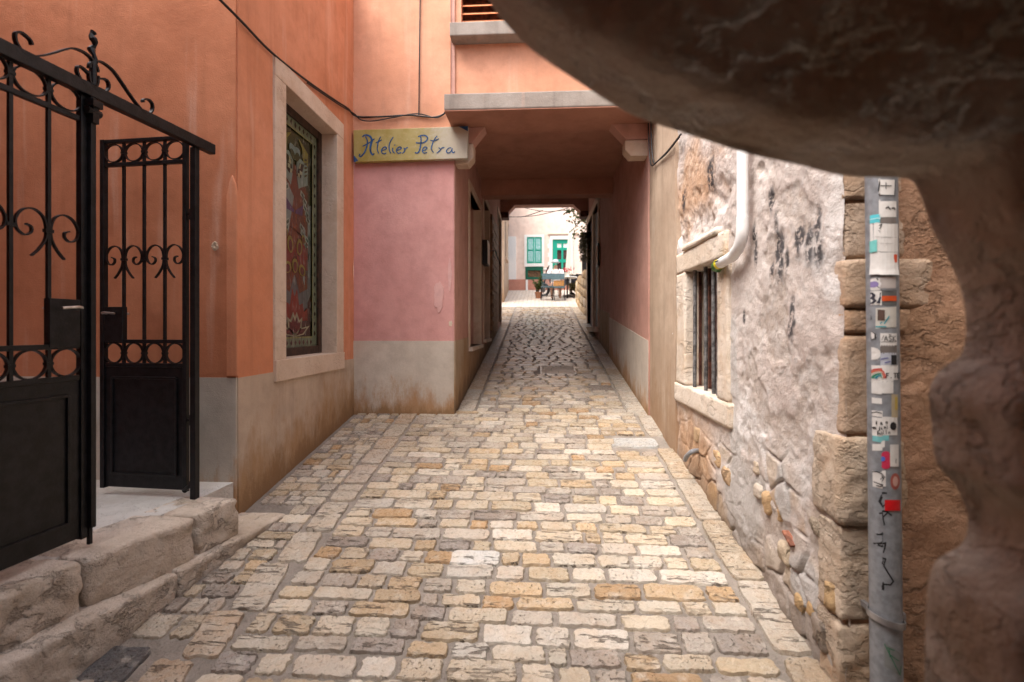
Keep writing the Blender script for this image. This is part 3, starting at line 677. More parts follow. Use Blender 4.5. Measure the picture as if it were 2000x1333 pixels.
for tip, w in (((140, 880), 42), ((228, 935), 40), ((300, 1015), 36)):
    c = (140, 1130); dx, dy = tip[0] - c[0], tip[1] - c[1]; nx, ny = -dy / math.hypot(dx, dy), dx / math.hypot(dx, dy)
    for lay, colr, k in ((6, cream, 1.), (7, (.15, .025, .022), .62)):
        m = (c[0] + dx * .5, c[1] + dy * .5); tp = (c[0] + dx * (.5 + .5 * k), c[1] + dy * (.5 + .5 * k)); bs = (c[0] + dx * (.5 - .5 * k), c[1] + dy * (.5 - .5 * k))
        lo_.append((lay, colr, [(bs[0], bs[1], 8), (m[0] + nx * w * k, m[1] + ny * w * k, 8), (tp[0], tp[1], 8), (m[0] - nx * w * k, m[1] - ny * w * k, 8)]))
art('painted_lotus', lo_)
mb = MB(); by0, by1, bz0, bz1 = iy0 + b_, iy1 - b_, iz0 + b_, iz1 - b_; bw = .075
X_ = lambda l: GX - .011 + .0012 * l
def arect(l, c, y0, y1, z0, z1): mb.add([(X_(l), y0, z0), (X_(l), y1, z0), (X_(l), y1, z1), (X_(l), y0, z1)], [(0, 1, 2, 3)], c)
for a in ((by0, by1, bz0, bz0 + bw), (by0, by1, bz1 - bw, bz1), (by0, by0 + bw, bz0 + bw, bz1 - bw), (by1 - bw, by1, bz0 + bw, bz1 - bw)): arect(9, (.26, .29, .21), *a)
def dia(y, z, r_, c=(.05, .03, .02), k=1.4): mb.add([(X_(10), y - r_, z), (X_(10), y, z - r_ * k), (X_(10), y + r_, z), (X_(10), y, z + r_ * k)], [(0, 1, 2, 3)], c)
for k in range(20):
    zz = bz0 + bw * 1.5 + (bz1 - bz0 - 2 * bw) * k / 19.6
    for yy in (by0 + bw / 2, by1 - bw / 2): dia(yy, zz, .017)
for k in range(9):
    yy = by0 + bw + (by1 - by0 - 2 * bw) * (k + .5) / 9
    dia(yy, bz0 + bw / 2, .018, (.16, .03, .03)); dia(yy, bz1 - bw / 2, .018)
for (y0, y1, z0, z1) in ((by0 + bw, by1 - bw, bz0 + bw, bz0 + bw + .012), (by0 + bw, by1 - bw, bz1 - bw - .012, bz1 - bw), (by0 + bw, by0 + bw + .010, bz0 + bw, bz1 - bw), (by1 - bw - .010, by1 - bw, bz0 + bw, bz1 - bw)): arect(10, (.38, .36, .16), y0, y1, z0, z1)
mb.build('painted_border', MAT['art'], win)
random.seed(11)

H = 7.5
# ------------------------------------------------------------------ the house over the passage
ph = thing('passage_house', 'orange and pink house bridging the alley with a dark passage through it', 'house')
PZ2 = 1.545
fy = lambda Yp: (lambda u, v, d: (u, Yp + d, v))
wall('front_plinth', MAT['plinth'], ph, fy(Y0 - .008), (XL, XPL - .007), (.55, PZ2), [], .3, amp=.005)
wall('front_wall', MAT['pink'], ph, fy(Y0), (XL, XPL - .008), (PZ2, 3.40), [], .3, amp=.004)
xpil = onY(880, 100, Y0).x
wall('upper_pilaster', MAT['orange_pale'], ph, fy(Y0 - .001), (XL, xpil), (3.40, H), [], .3)
wall('upper_wall', MAT['orange_pale'], ph, fy(Y0 + .035), (xpil, 2.2), (3.90, H), [(-.80, .55, 4.73, 6.1)], .3)
# repaired and chipped spots on the pink pier
def scar(px, py, rx, ry, mat, lb, d=.006):
    c = onY(px, py, Y0); n = 22; ring = []
    for k in range(n):
        a = 2 * math.pi * k / n; w_ = random.uniform(.78, 1.12); ring.append(Vector((c.x + rx * w_ * math.cos(a), Y0 - d, c.z + ry * w_ * math.sin(a))))
    mb = MB(); mb.prism(ring, (0, d + .01, 0)); lab(mb.build('plaster_patch', mat, ph, bevel=.0015), lb)
palepink = plaster('pale_pink_filler', (.60, .33, .31), (.66, .40, .375), streak=.05)
scar(857, 578, .055, .155, palepink, 'pale filled patch in the pink plaster')
scar(879, 535, .022, .17, palepink, 'worn pale edge of the pink pier'); scar(880, 632, .018, .03, MAT['framew'], 'chipped spot at the pier edge')
# ledge and its front beam with haunches and corbels
LY = 4.57
mb = MB(); xl_ = onY(867, 195, LY).x
mb.box((xl_, LY, 3.745), (1.9, Y0 + .20, 3.90)); lab(mb.build('ledge', MAT['concrete'], ph, bevel=.012), 'weathered grey concrete ledge over the passage mouth')
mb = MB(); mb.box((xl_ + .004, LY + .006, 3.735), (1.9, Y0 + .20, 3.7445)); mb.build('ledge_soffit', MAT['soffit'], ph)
BY0, BY1 = Y0 + .02, Y0 + .20
def corbel(x_in, x_wall, x_ch, zb, nm='corbel', y0=BY0, y1=BY1, ztop=3.735, zc=3.575, m=MAT['frame']):
    mb = MB(); mb.prism([(x_wall, y0, ztop), (x_ch, y0, ztop), (x_in, y0, zc), (x_wall, y0, zc)], (0, y1 - y0, 0)); mb.build('haunch', m if nm == 'far' else MAT['pinkin'], ph, bevel=.006)
    s_ = 1 if x_wall > x_in else -1
    mb = MB(); mb.prism([(x_wall, y0 + .01, zc - .004), (x_in - .01 * s_, y0 + .01, zc - .004), (x_in - .01 * s_, y0 + .01, zb + .07), (x_in + .05 * s_, y0 + .01, zb), (x_wall, y0 + .01, zb)], (0, y1 - y0 - .01, 0))
    return mb.build('corbel', m, ph, bevel=.012)
corbel(onY(927, 300, BY1).x, XPL, onY(951, 259, BY1).x, 3.36); corbel(onY(1217, 290, BY1).x, XPR + .01, onY(1189, 251, BY1).x, 3.41)
# sill and louvred window above
SY = Y0 + .035 - .16
mb = MB(); mb.box((onY(878, 50, SY).x, SY, 4.59), (.75, Y0 + .05, 4.725)); mb.build('window_sill', MAT['concrete'], ph, bevel=.01)
mb = MB(); mb.box((-.80, Y0 + .16, 4.73), (.55, Y0 + .2, 6.1)); shu = mb.build('shutter', MAT['rust'], ph)
for k in range(16):
    zz = 4.745 + k * .083; mb = MB(); mb.prism([(-.798, Y0 + .05, zz), (-.798, Y0 + .06, zz), (-.798, Y0 + .13, zz + .062), (-.798, Y0 + .12, zz + .062)], (1.346, 0, 0)); mb.build('slat', MAT['slat'], shu)
# passage walls
s2 = lambda u: PZ2 + .085 * (u - Y0)
lholes = [(5.97, 7.08, 1.44, 3.40), (7.50, 8.28, 1.50, 3.68), (10.1, 10.92, 1.80, 4.1)]
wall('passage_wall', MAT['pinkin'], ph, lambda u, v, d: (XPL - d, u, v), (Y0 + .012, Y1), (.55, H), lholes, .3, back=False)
for nm, y0, y1, z0, z1, kind in (('a', 5.97, 7.08, 1.44, 3.40, 0), ('b', 7.50, 8.28, 1.50, 3.68, 1), ('c', 10.1, 10.92, 1.80, 4.1, 2)):
    mb = MB(); w = .09
    for a in ((y0 - w, y0 + .001, z0, z1 + w), (y1 - .001, y1 + w, z0, z1 + w), (y0, y1, z1, z1 + w)): mb.box((XPL - .1, a[0], a[2]), (XPL + .018, a[1], a[3]))
    fo = mb.build('door_frame' if kind == 2 else 'window_frame', MAT['frame'], ph, bevel=.005)
    if kind != 2:
        mb = MB(); mb.box((XPL - .2, y0 - .05, z0 - .05), (XPL + .05, y1 + .05, z0)); mb.build('sill', MAT['framew'], fo, bevel=.006)
    mb = MB(); mb.box((XPL - .21, y0, z0), (XPL - .17, y1, z1)); mb.build('pane' if kind == 1 else 'panel', MAT[('shutterwood', 'brownwood', 'darkwood')[kind]], fo)
    if kind == 1:
        for zz in (1.78, 2.33, 2.88): 
            mb = MB(); mb.box((XPL - .165, y0, zz), (XPL - .10, y1, zz + .035)); mb.build('rail', MAT['frame'], fo)
mb = MB(); mb.box((XPL + .002, 8.45, 1.62), (XPL + .05, 9.55, 3.66)); sp = mb.build('open_shutter', MAT['shutterwood'], ph, bevel=.004)
for k in range(12): 
    mb = MB(); mb.box((XPL + .05, 8.53, 1.72 + .155 * k), (XPL + .062, 9.47, 1.80 + .155 * k)); mb.build('slat', MAT['shutterwood'], sp)
# lower brown plaster of the passage sides
def strip(x, sgn, y0, y1, za, zb, m):
    mb = MB(); n = 24; out = x + sgn * .006
    for k in range(n):
        a, b = y0 + (y1 - y0) * k / n, y0 + (y1 - y0) * (k + 1) / n
        mb.box((min(out, x - sgn * .03), a, gz(a) - .2), (max(out, x - sgn * .03), b, 0))
        mb.v[-8:] = [(p[0], p[1], (gz(p[1]) - .05) if p[2] < 0 or p[2] == gz(a) - .2 else za + (zb - za) * (p[1] - y0) / (y1 - y0)) for p in mb.v[-8:]]
    return mb.build('passage_plinth', m, ph, merge=True)
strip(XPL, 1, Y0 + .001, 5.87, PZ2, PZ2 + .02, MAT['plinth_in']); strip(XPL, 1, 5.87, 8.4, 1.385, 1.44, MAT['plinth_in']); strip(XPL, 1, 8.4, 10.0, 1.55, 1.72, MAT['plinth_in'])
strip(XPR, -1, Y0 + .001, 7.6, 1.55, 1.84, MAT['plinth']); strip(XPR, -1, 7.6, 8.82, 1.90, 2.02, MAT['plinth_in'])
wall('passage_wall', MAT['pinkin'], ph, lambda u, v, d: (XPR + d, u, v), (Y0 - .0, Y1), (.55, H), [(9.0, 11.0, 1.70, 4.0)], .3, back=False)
mb = MB()
for a in ((8.83, 9.0, 1.62, 4.14), (11.0, 11.12, 1.66, 4.14), (9.0, 11.0, 4.0, 4.14)): mb.box((XPR - .02, a[0], a[2]), (XPR + .12, a[1], a[3]))
fo = mb.build('door_frame', MAT['frame'], ph, bevel=.006)
for y0, y1 in ((9.0, 9.98), (10.14, 11.0)):
    mb = MB(); mb.box((XPR + .06, y0 + .02, 1.70), (XPR + .11, y1 - .02, 3.99)); mb.build('door_leaf', MAT['darkwood'], fo, bevel=.004)
mb = MB(); mb.box((XPR + .0, 9.98, 1.70), (XPR + .12, 10.14, 3.999)); mb.build('door_post', MAT['frame'], fo)
mb = MB(); mb.tube(spline([(XPR + .055, 10.25, 2.35), (XPR + .01, 10.25, 2.38), (XPR + .01, 10.25, 2.62), (XPR + .055, 10.25, 2.65)]), .014); mb.build('door_handle', MAT['pvc'], fo)
mb = MB(); mb.box((XPR - .10, 8.9, 1.60), (XPR + .1, 11.1, 1.695)); mb.build('door_sill', MAT['framew'], fo, bevel=.008)
# ceilings and cross beams
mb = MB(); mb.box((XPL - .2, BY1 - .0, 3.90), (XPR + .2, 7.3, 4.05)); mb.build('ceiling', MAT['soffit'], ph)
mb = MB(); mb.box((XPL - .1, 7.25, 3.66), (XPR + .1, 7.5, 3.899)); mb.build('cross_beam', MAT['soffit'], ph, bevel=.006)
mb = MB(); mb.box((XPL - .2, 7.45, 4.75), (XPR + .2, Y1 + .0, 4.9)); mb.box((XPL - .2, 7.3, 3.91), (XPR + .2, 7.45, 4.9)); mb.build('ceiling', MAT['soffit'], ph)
mb = MB(); mb.box((XPL - .1, 10.85, 4.42), (XPR + .1, 11.15, 4.749)); mb.build('cross_beam', MAT['pinkin'], ph, bevel=.006)
for xw, xi, xc in ((XPL, XPL + .18, XPL + .32), (XPR, XPR - .18, XPR - .34)):
    mb = MB(); mb.prism([(xw, 10.86, 4.42), (xc, 10.86, 4.42), (xi, 10.86, 4.27), (xw, 10.86, 4.27)], (0, .28, 0)); mb.build('haunch', MAT['pinkin'], ph, bevel=.006)
    mb = MB(); s_ = 1 if xw > 0 else -1; mb.box((min(xw, xi - s_ * .0), 10.84, 4.14), (max(xw, xi), 11.15, 4.268)); mb.build('corbel', MAT['rust'], ph, bevel=.008)
mb = MB(); mb.box((-6, Y1 - .3, .5), (XPL - .3, Y1, H)); mb.box((XPR + .3, Y1 - .3, .5), (6, Y1, H)); mb.box((XPL - .3, Y1 - .3, 4.9), (XPR + .3, Y1 - .02, H)); mb.build('rear_wall', MAT['farpink'], ph)
mb = MB(); mb.box((-6, Y0, H), (6, Y1 + .3, H + .15)); mb.build('roof', MAT['terra'], ph)

# ------------------------------------------------------------------ the old stone house on the right
rh = thing('stone_house', 'old house with crumbling pinkish lime plaster and exposed corner stones on the right', 'house')
YQ = 1.877
oy0, oy1, oz0, oz1 = 3.07, 3.76, 1.245, 2.105               # barred opening
uy = np.linspace(YQ - .006, 4.34, 300); uz = np.concatenate([np.linspace(.12, 3.4, 370), np.linspace(3.5, 10, 20)])
G = np.zeros((len(uy), len(uz), 3)); G[..., 0] = XR; G[..., 1] = uy[:, None]; G[..., 2] = uz[None, :]
Yv, Zv = G[..., 1], G[..., 2]; hg = Zv - SL * Yv
w2 = np.stack([Yv * 5.2 + fbm(G * 3, 2) * .5, Zv * 6.4 + fbm(G * 3 + 9, 2) * .5], -1)
d1, gap_, cid = worley(w2)
stone_h = sstep(.0, .13, gap_) * (.55 + .45 * cid) + fbm(G * 13 + 8, 3) * .18
low = sstep(.72, .2, hg + fbm(G * 2.6 + 3, 3) * .75 + (Yv - 2.6) * .18) * sstep(4.1, 3.6, Yv)
low = np.maximum(low, .9 * sstep(.22, .02, np.hypot((Yv - 2.35) * .9, (Zv - .98)) + fbm(G * 5, 2) * .12))
abov = sstep(.35, .15, np.abs(Zv - 2.46) * 1.3 + np.abs(Yv - 3.45) * .35 + fbm(G * 6, 3) * .2)      # broken plaster above the lintel
rub = np.clip(low * np.maximum(sstep(-.22, .12, fbm(G * 2.7 + 50, 4, .6)), sstep(3.1, 3.3, Yv)), 0, 1)
patch = np.zeros_like(Yv)
for (a, b, ra, rb) in ((2.83, 1.02, .07, .20), (2.55, .86, .09, .07), (2.3, .92, .07, .12), (2.78, .70, .20, .28), (2.12, .58, .12, .12), (2.86, 1.45, .06, .3)):
    patch = np.maximum(patch, sstep(1.25, .8, np.hypot((Yv - a) / ra, (Zv - b) / rb) + fbm(G * 9 + a, 3) * .45))
och = np.maximum(sstep(.75, .2, hg + fbm(G * 3.3 + 1, 3) * .3) * sstep(3.0, 3.3, Yv + fbm(G * 4, 2) * .2) * sstep(4.2, 3.9, Yv) * .8,
                 sstep(.5, .15, np.abs(Zv - 2.62 - fbm(G * 2, 2) * .2) * .9 + np.abs(Yv - 3.75) * .5 + fbm(G * 5 + 2, 3) * .22) * .75)
mold = np.zeros_like(Yv)
for (px, py, ra, rb) in ((1386, 345, .10, .16), (1334, 390, .07, .10), (1508, 395, .03, .08), (1475, 470, .03, .10), (1476, 500, .03, .08), (1518, 470, .035, .16), (1526, 500, .04, .16), (1538, 505, .03, .08), (1508, 525, .03, .05),
                         (1560, 470, .05, .10), (1582, 480, .05, .10), (1600, 440, .03, .12), (1600, 490, .05, .08), (1550, 625, .025, .12), (1546, 645, .03, .05), (1555, 632, .03, .03), (1455, 620, .02, .04)):
    c = onX(px, py, XR); mold = np.maximum(mold, sstep(1.15, .45, np.hypot((Yv - c.y) / ra, (Zv - c.z) / rb) + fbm(G * 14, 3) * .5))
chip = sstep(.02, .22, fbm(G * 4.2 + 12, 4, .6)); dx = fbm(G * 1.6, 3) * .018 + fbm(G * 6 + 4, 4, .6) * .009 + fbm(G * 25, 3) * .004 - chip * .008
dx = dx * (1 - rub * .3) + rub * (stone_h * .030 - .022) + patch * .006 + abov * (fbm(G * 9, 4) * .03 - .02)
crk = np.abs(fbm(G * 2.4 + 31, 4)); dx -= sstep(.02, .0, crk) * .004
frm = (Yv > 2.84) & (Yv < 4.02) & (Zv > 1.07) & (Zv < 2.29)
dx = np.where(frm, np.minimum(dx, .008), dx)
corner = sstep(.07, .0, Yv - YQ - fbm(G * 11, 3) * .03); dx -= corner * .016
dx -= .03 * sstep(4.14, 4.34, Yv)
G[..., 0] = XR - dx
cy, cz = (uy[:-1] + uy[1:]) / 2, (uz[:-1] + uz[1:]) / 2
keep = ~((cy[:, None] > oy0 - .02) & (cy[:, None] < oy1 + .02) & (cz[None, :] > oz0 - .02) & (cz[None, :] < oz1 + .02))
grid_obj('plaster_wall', G, MAT['rightwall'], rh, {'chip': chip, 'rubble': rub * sstep(.02, .2, gap_), 'greypatch': patch, 'mold': mold, 'stoneid': cid, 'ochre': och}, keep, flip=True)
wall('smooth_plaster', MAT['brownplaster'], rh, lambda u, v, d: (XR - .012 + d, u, v), (4.01, Y0 - .002), (.4, 10), [], .2, amp=.007)
mb = MB(); mb.box((XR + .30, YQ + .3, -.3), (4, Y0 - .02, 10)); mb.build('inner_wall', MAT['darkroom'], rh)
mb = MB(); mb.box((XR - .05, YQ - .02, 10), (4, Y0 - .02, 10.15)); mb.build('roof', MAT['terra'], rh)
# wall that turns the corner, behind the downpipe
ux = np.linspace(XR + .15, 3.2, 170); uz = np.concatenate([np.linspace(.1, 3.0, 230), np.linspace(3.1, 10, 16)])
G = np.zeros((len(ux), len(uz), 3)); G[..., 0] = ux[:, None]; G[..., 1] = YQ - .028 + .03 * sstep(XR + .26, XR + .15, G[..., 0]); G[..., 2] = uz[None, :]
w2 = np.stack([G[..., 0] * 4.6 + fbm(G * 3, 2) * .5, G[..., 2] * 6 + fbm(G * 3 + 9, 2) * .5], -1); d1, gap_, cid = worley(w2)
m_ = sstep(-.1, .25, fbm(G * 2.1 + 6, 3))
G[..., 1] -= fbm(G * 2.2, 3) * .02 + fbm(G * 9, 4, .6) * .010 + m_ * (sstep(0, .2, gap_) * .022 - .016)
grid_obj('side_wall', G, MAT['backwall'], rh, None, None)
# corner stones
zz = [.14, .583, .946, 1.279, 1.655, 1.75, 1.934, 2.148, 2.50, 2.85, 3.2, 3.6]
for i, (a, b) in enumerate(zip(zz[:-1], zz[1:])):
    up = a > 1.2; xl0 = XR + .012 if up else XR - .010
    rough_block('quoin_stone', MAT['quoin_shaded' if up else 'quoin'], rh, (xl0 - .004 * (i % 2), YQ - .010 - .006 * (i % 3), a + .003), (XR + random.uniform(.30, .50), YQ + (random.uniform(.05, .09) if up else random.uniform(.13, .24)), b - .003), .018, (.006 if up else .011), (.008 if up else .018), seed=i * 7.7, freq=7, ridge=(.003 if up else .007))
mb = MB(); mb.box((XR + .022, YQ + .004, .1), (XR + .45, YQ + .28, 8.4)); mb.build('corner_core', MAT['backwall'], rh)
# thin red bricks in the rubble
for px, py, L_, a in ((1546, 1052, .085, -.45),):
    c = onX(px, py, XR + .008); mb = MB(); d = Vector((0, -math.cos(a), math.sin(a))); mb.bar(c - d * L_ / 2, c + d * L_ / 2, .05, .014)
    mb.build('brick', MAT['oldbrick'], rh, bevel=.004)
# exposed rubble stones proud of the plaster (lower wall)
random.seed(5)
for px, py, w, h, colr in ((1590, 1030, .09, .07, (.5, .42, .34)), (1497, 985, .05, .11, (.56, .37, .20)), (1520, 1000, .035, .10, (.52, .33, .17)), (1480, 960, .08, .08, (.60, .54, .48)), (1560, 1180, .07, .09, (.50, .33, .16)), (1583, 1190, .05, .08, (.50, .31, .14)),
                           (1475, 915, .07, .07, (.56, .47, .38)), (1530, 1080, .10, .10, (.56, .46, .35)), (1420, 930, .12, .10, (.5, .33, .2)), (1400, 895, .13, .10, (.55, .36, .2)), (1360, 850, .14, .12, (.52, .36, .22)), (1620, 1165, .08, .12, (.55, .36, .18)),
                           (1600, 1235, .10, .12, (.20, .18, .18))):
    c = onX(px, py, XR - .005)
    rough_block('rubble_stone', MAT['rubble'], rh, (XR - .016, c.y - w / 2, c.z - h / 2), (XR + .05, c.y + w / 2, c.z + h / 2), .014, .010, .022, seed=px * .13, freq=11, tint=colr, ridge=.010)
random.seed(21)
# barred window
mb = MB(); mb.box((XR + .13, oy0 - .1, oz0 - .1), (XR + .15, oy1 + .1, oz1 + .1)); wn_ = mb.build('barred_window', MAT['darkroom'], rh)
rough_block('lintel', MAT['framew'], wn_, (XR - .016, 2.955, oz1), (XR + .26, 3.99, 2.262), .02, .003, .006, seed=3)
rough_block('lintel_ledge', MAT['framew'], wn_, (XR - .030, 3.06, 2.258), (XR + .1, 3.80, 2.305), .02, .008, .008, seed=5)
rough_block('jamb', MAT['framew'], wn_, (XR - .018, 3.76, oz0), (XR + .26, 3.985, oz1 - .003), .02, .004, .006, seed=7)
rough_block('jamb', MAT['framew'], wn_, (XR - .022, 2.90, oz0), (XR + .26, oy0, oz1 - .003), .02, .004, .006, seed=9)
rough_block('sill', MAT['framew'], wn_, (XR - .028, 2.862, 1.095), (XR + .26, 3.995, oz0 - .003), .02, .004, .007, seed=11)
for px in (1357.5, 1378.5, 1393.5, 1403.5):
    yb = onX(px, 650, XR + .04).y; mb = MB(); mb.tube([(XR + .04 + random.uniform(-.004, .004), yb, oz0 - .02), (XR + .04, yb + random.uniform(-.006, .006), (oz0 + oz1) / 2), (XR + .04, yb + random.uniform(-.004, .004), oz1 + .02)], .0135, 10)
    mb.build('bar', MAT['ironbar'], wn_, smooth='auto')
for px in (1366, 1385, 1399):
    yb = onX(px, 650, XR + .10).y; mb = MB(); mb.box((XR + .09, yb - .025, oz0), (XR + .11, yb + .025, oz1)); mb.build('wooden_slat', MAT['rust'], wn_)
mb = MB(); mb.tube(spline([onX(1364, 880, XR - .0), onX(1352, 882, XR - .06), onX(1342, 890, XR - .075), onX(1338, 898, XR - .07)]), .016, 10)
tag(mb.build('hose_stub', MAT['greypvc'], None, smooth='auto'), 'short bent grey hose sticking out of the wall foot below the barred window', 'hose')

# ------------------------------------------------------------------ the iron gate
g = thing('iron_gate', 'black wrought iron double gate with rings and scrolls, far leaf open', 'gate')
T0 = Vector((-1.962, 2.67, 0)); TD = Vector((-.085, -.996, 0)).normalized(); TN = Vector((-TD.y, TD.x, 0)) * -1
if TN.x < 0: TN = -TN
def tp(t_, z_, n_=0.): return T0 + TD * t_ + TN * n_ + Vector((0, 0, z_))
LW = .61
# frame: beam, posts
mb = MB(); mb.bar(tp(-.115, 2.735, .018), tp(1.36, 2.735, .018), .040, .058); mb.build('beam', MAT['iron'], g, bevel=.004)
for t_ in (0, 2 * LW - .005): 
    mb = MB(); mb.bar(tp(t_, CT - .01, -.0), tp(t_, 2.706, 0), .034, .034, up=TD); mb.build('post', MAT['iron'], g, bevel=.003)
def leaf(org, du, nrm, W=LW, zb=.75, zt=2.745):
    """org: hinge foot at z=0; du: unit vector towards the free stile"""
    def q(u, z_, n_=0.): return org + du * u + nrm * n_ + Vector((0, 0, z_))
    w0, w1 = .04, W - .012; z2, z3, z4 = zt - .148, 1.60, 1.463
    mb = MB()
    mb.bar(q(w0, zb), q(w0, zt), .024, .026, up=du); mb.bar(q(w1 - .012, zb - .0), q(w1 - .012, zt), .028, .028, up=du)
    for z_ in (zt - .012, z2, z3, z4): mb.bar(q(w0 + .014, z_), q(w1 - .03, z_), .022, .022)
    lf = mb.build('gate_leaf', MAT['iron'], g, bevel=.002)
    s_ = (w1 - w0 - .012) / 4; xs_ = [w0 + s_ * (k + 1) for k in range(3)]
    for x in xs_:
        mb = MB(); mb.bar(q(x, z4), q(x, zt - .02), .0135, .0135, up=du); mb.build('bar', MAT['iron'], lf)
    for zc, hh in (((zt - .012 + z2) / 2, (zt - z2) / 2 - .022), ((z3 + z4) / 2, (z3 - z4) / 2 - .010)):
        for k in range(4):
            c = w0 + s_ * (k + .5); rr = s_ / 2 - .008; mb = MB()
            mb.ribbon([q(c + rr * math.cos(2 * math.pi * a / 24), zc + max(hh, rr * .86) * math.sin(2 * math.pi * a / 24)) for a in range(25)], nrm, .016, .006); mb.build('ring', MAT['iron'], lf, smooth='auto')
        for x in xs_:
            mb = MB(); mb.bar(q(x - .014, zc), q(x + .014, zc), .02, .012); mb.build('collar', MAT['iron'], lf)
    path = [(.062, -.115), (.036, -.085), (.012, -.04), (.009, .01), (.022, .052), (.056, .074), (.094, .062), (.118, .022), (.112, -.018), (.086, -.036), (.064, -.022), (.064, .0), (.082, .008)]
    zc = 2.085
    for x in (xs_[0], xs_[2]):
        for sg in (1, -1):
            mb = MB(); mb.ribbon(spline([q(x + a * sg * s_ / .135, zc + b) for a, b in path], 5), nrm, .014, .006); mb.build('scroll', MAT['iron'], lf, smooth='auto')
    for x in xs_:
        mb = MB(); mb.bar(q(x - .016, zc - .005), q(x + .016, zc - .005), .018, .014); mb.build('collar', MAT['iron'], lf)
    mb = MB(); mb.bar(q(w0 + .01, (zb + z4) / 2 - .002), q(w1 - .026, (zb + z4) / 2 - .002), .008, z4 - zb - .02); mb.build('panel', MAT['iron'], lf)
    mb = MB()
    for sgn in (1, -1):
        a0, a1, c0, c1 = w0 + .055, w1 - .075, zb + .09, z4 - .075; n_ = .007 * sgn
        for (u0, v0, u1, v1) in ((a0, c0, a1, c0), (a1, c0, a1, c1), (a1, c1, a0, c1), (a0, c1, a0, c0)): mb.bar(q(u0, v0, n_), q(u1, v1, n_), .014, .014, up=nrm)
    mb.build('panel_moulding', MAT['iron'], lf, bevel=.003)
    mb = MB(); mb.bar(q(xs_[2] - .006, 1.70), q(w1 - .03, 1.70), .03, .205); mb.build('lock_plate', MAT['iron'], lf, bevel=.002)
    mb = MB()
    for sgn in (1, -1): mb.tube(spline([q(w1 - .05, 1.765, .012 * sgn), q(w1 - .05, 1.765, .045 * sgn), q(w1 - .07, 1.768, .05 * sgn), q(w1 - .13, 1.762, .045 * sgn)], 4), .0065)
    mb.build('handle', MAT['steel'], lf, smooth='auto')
    mb = MB()
    for z_ in (2.33, 1.15): mb.tube([q(.0, z_ - .03, .0), q(.0, z_ + .03, .0)], .016); mb.bar(q(0, z_), q(w0, z_), .014, .014)
    mb.build('hinge', MAT['iron'], lf)
    return lf, q
lf1, q1 = leaf(tp(2 * LW, 0), -TD, TN)                       # near leaf, shut
mb = MB(); p = tp(LW, 0, .012); mb.bar(p + Vector((0, 0, .79)), p + Vector((0, 0, 2.71)), .043, .024, up=TD); mb.bar(p + Vector((0, 0, .715)), p + Vector((0, 0, .79)), .016, .016, up=TD); lab(mb.build('drop_bolt', MAT['iron'], lf1, bevel=.003), 'wide upright bolt bar on the meeting edge')
mb = MB(); p = tp(LW, 2.66, .03); mb.bar(p, p + Vector((0, 0, .03)), .05, .05); mb.bar(p - Vector((0, 0, .07)), p, .03, .03); mb.tube([p - Vector((0, 0, .02)) - TD * .03, p - Vector((0, 0, .02)) + TD * .03], .018); mb.build('latch', MAT['iron'], g)
ang = R(4.5)
du = Vector((-math.cos(ang), math.sin(ang), 0)); nr = Vector((du.y, -du.x, 0))
if nr.y > 0: nr = -nr
lf2, q2 = leaf(tp(-.015, 0, -.03), du, nr, .60, .738, 2.785)                   # far leaf, swung open
mb = MB(); mb.tube(spline([tp(.0, .80, -.02), tp(.0, .77, -.04), q2(.05, .745), q2(.04, .74)]), .012); mb.build('foot_hinge', MAT['iron'], g)
# crest over the meeting point
cr = [(1050, 560), (1070, 500), (1150, 480), (1230, 510), (1330, 590), (1420, 710), (1500, 830), (1600, 970), (1700, 1085), (1760, 1105), (1800, 1060), (1800, 990), (1760, 940), (1700, 932), (1685, 965)]
cs = [(1045, 600), (1060, 720), (1110, 800), (1190, 850), (1250, 840), (1285, 790), (1270, 720), (1220, 690), (1160, 690)]
gp = tp(0, 0, .03)
def trace(pl): return [onP(x / 6.06, 40 + y / 6.06, gp, TN) for x, y in pl]
def mirror(p): tt = (p - gp).dot(TD); return p + TD * 2 * (LW - tt)
for pl in (cr, cs):
    w = spline(trace(pl), 4)
    for f in (lambda v: v, mirror):
        mb = MB(); mb.ribbon([f(v) for v in w], TN, .018, .007); mb.build('crest_scroll', MAT['iron'], g, smooth='auto')
mb = MB(); pts = [tp(LW, 2.76 + .012 * k, .03) + (TD * math.sin(k * 1.15) * .006 + TN * math.cos(k * 1.15) * .006) * (0 if k < 9 else 1) for k in range(21)]
mb.tube(pts, [.014] * 9 + [.012 + .004 * math.cos(k * 1.6) for k in range(12)], 8); mb.build('finial', MAT['iron'], g, smooth='auto')

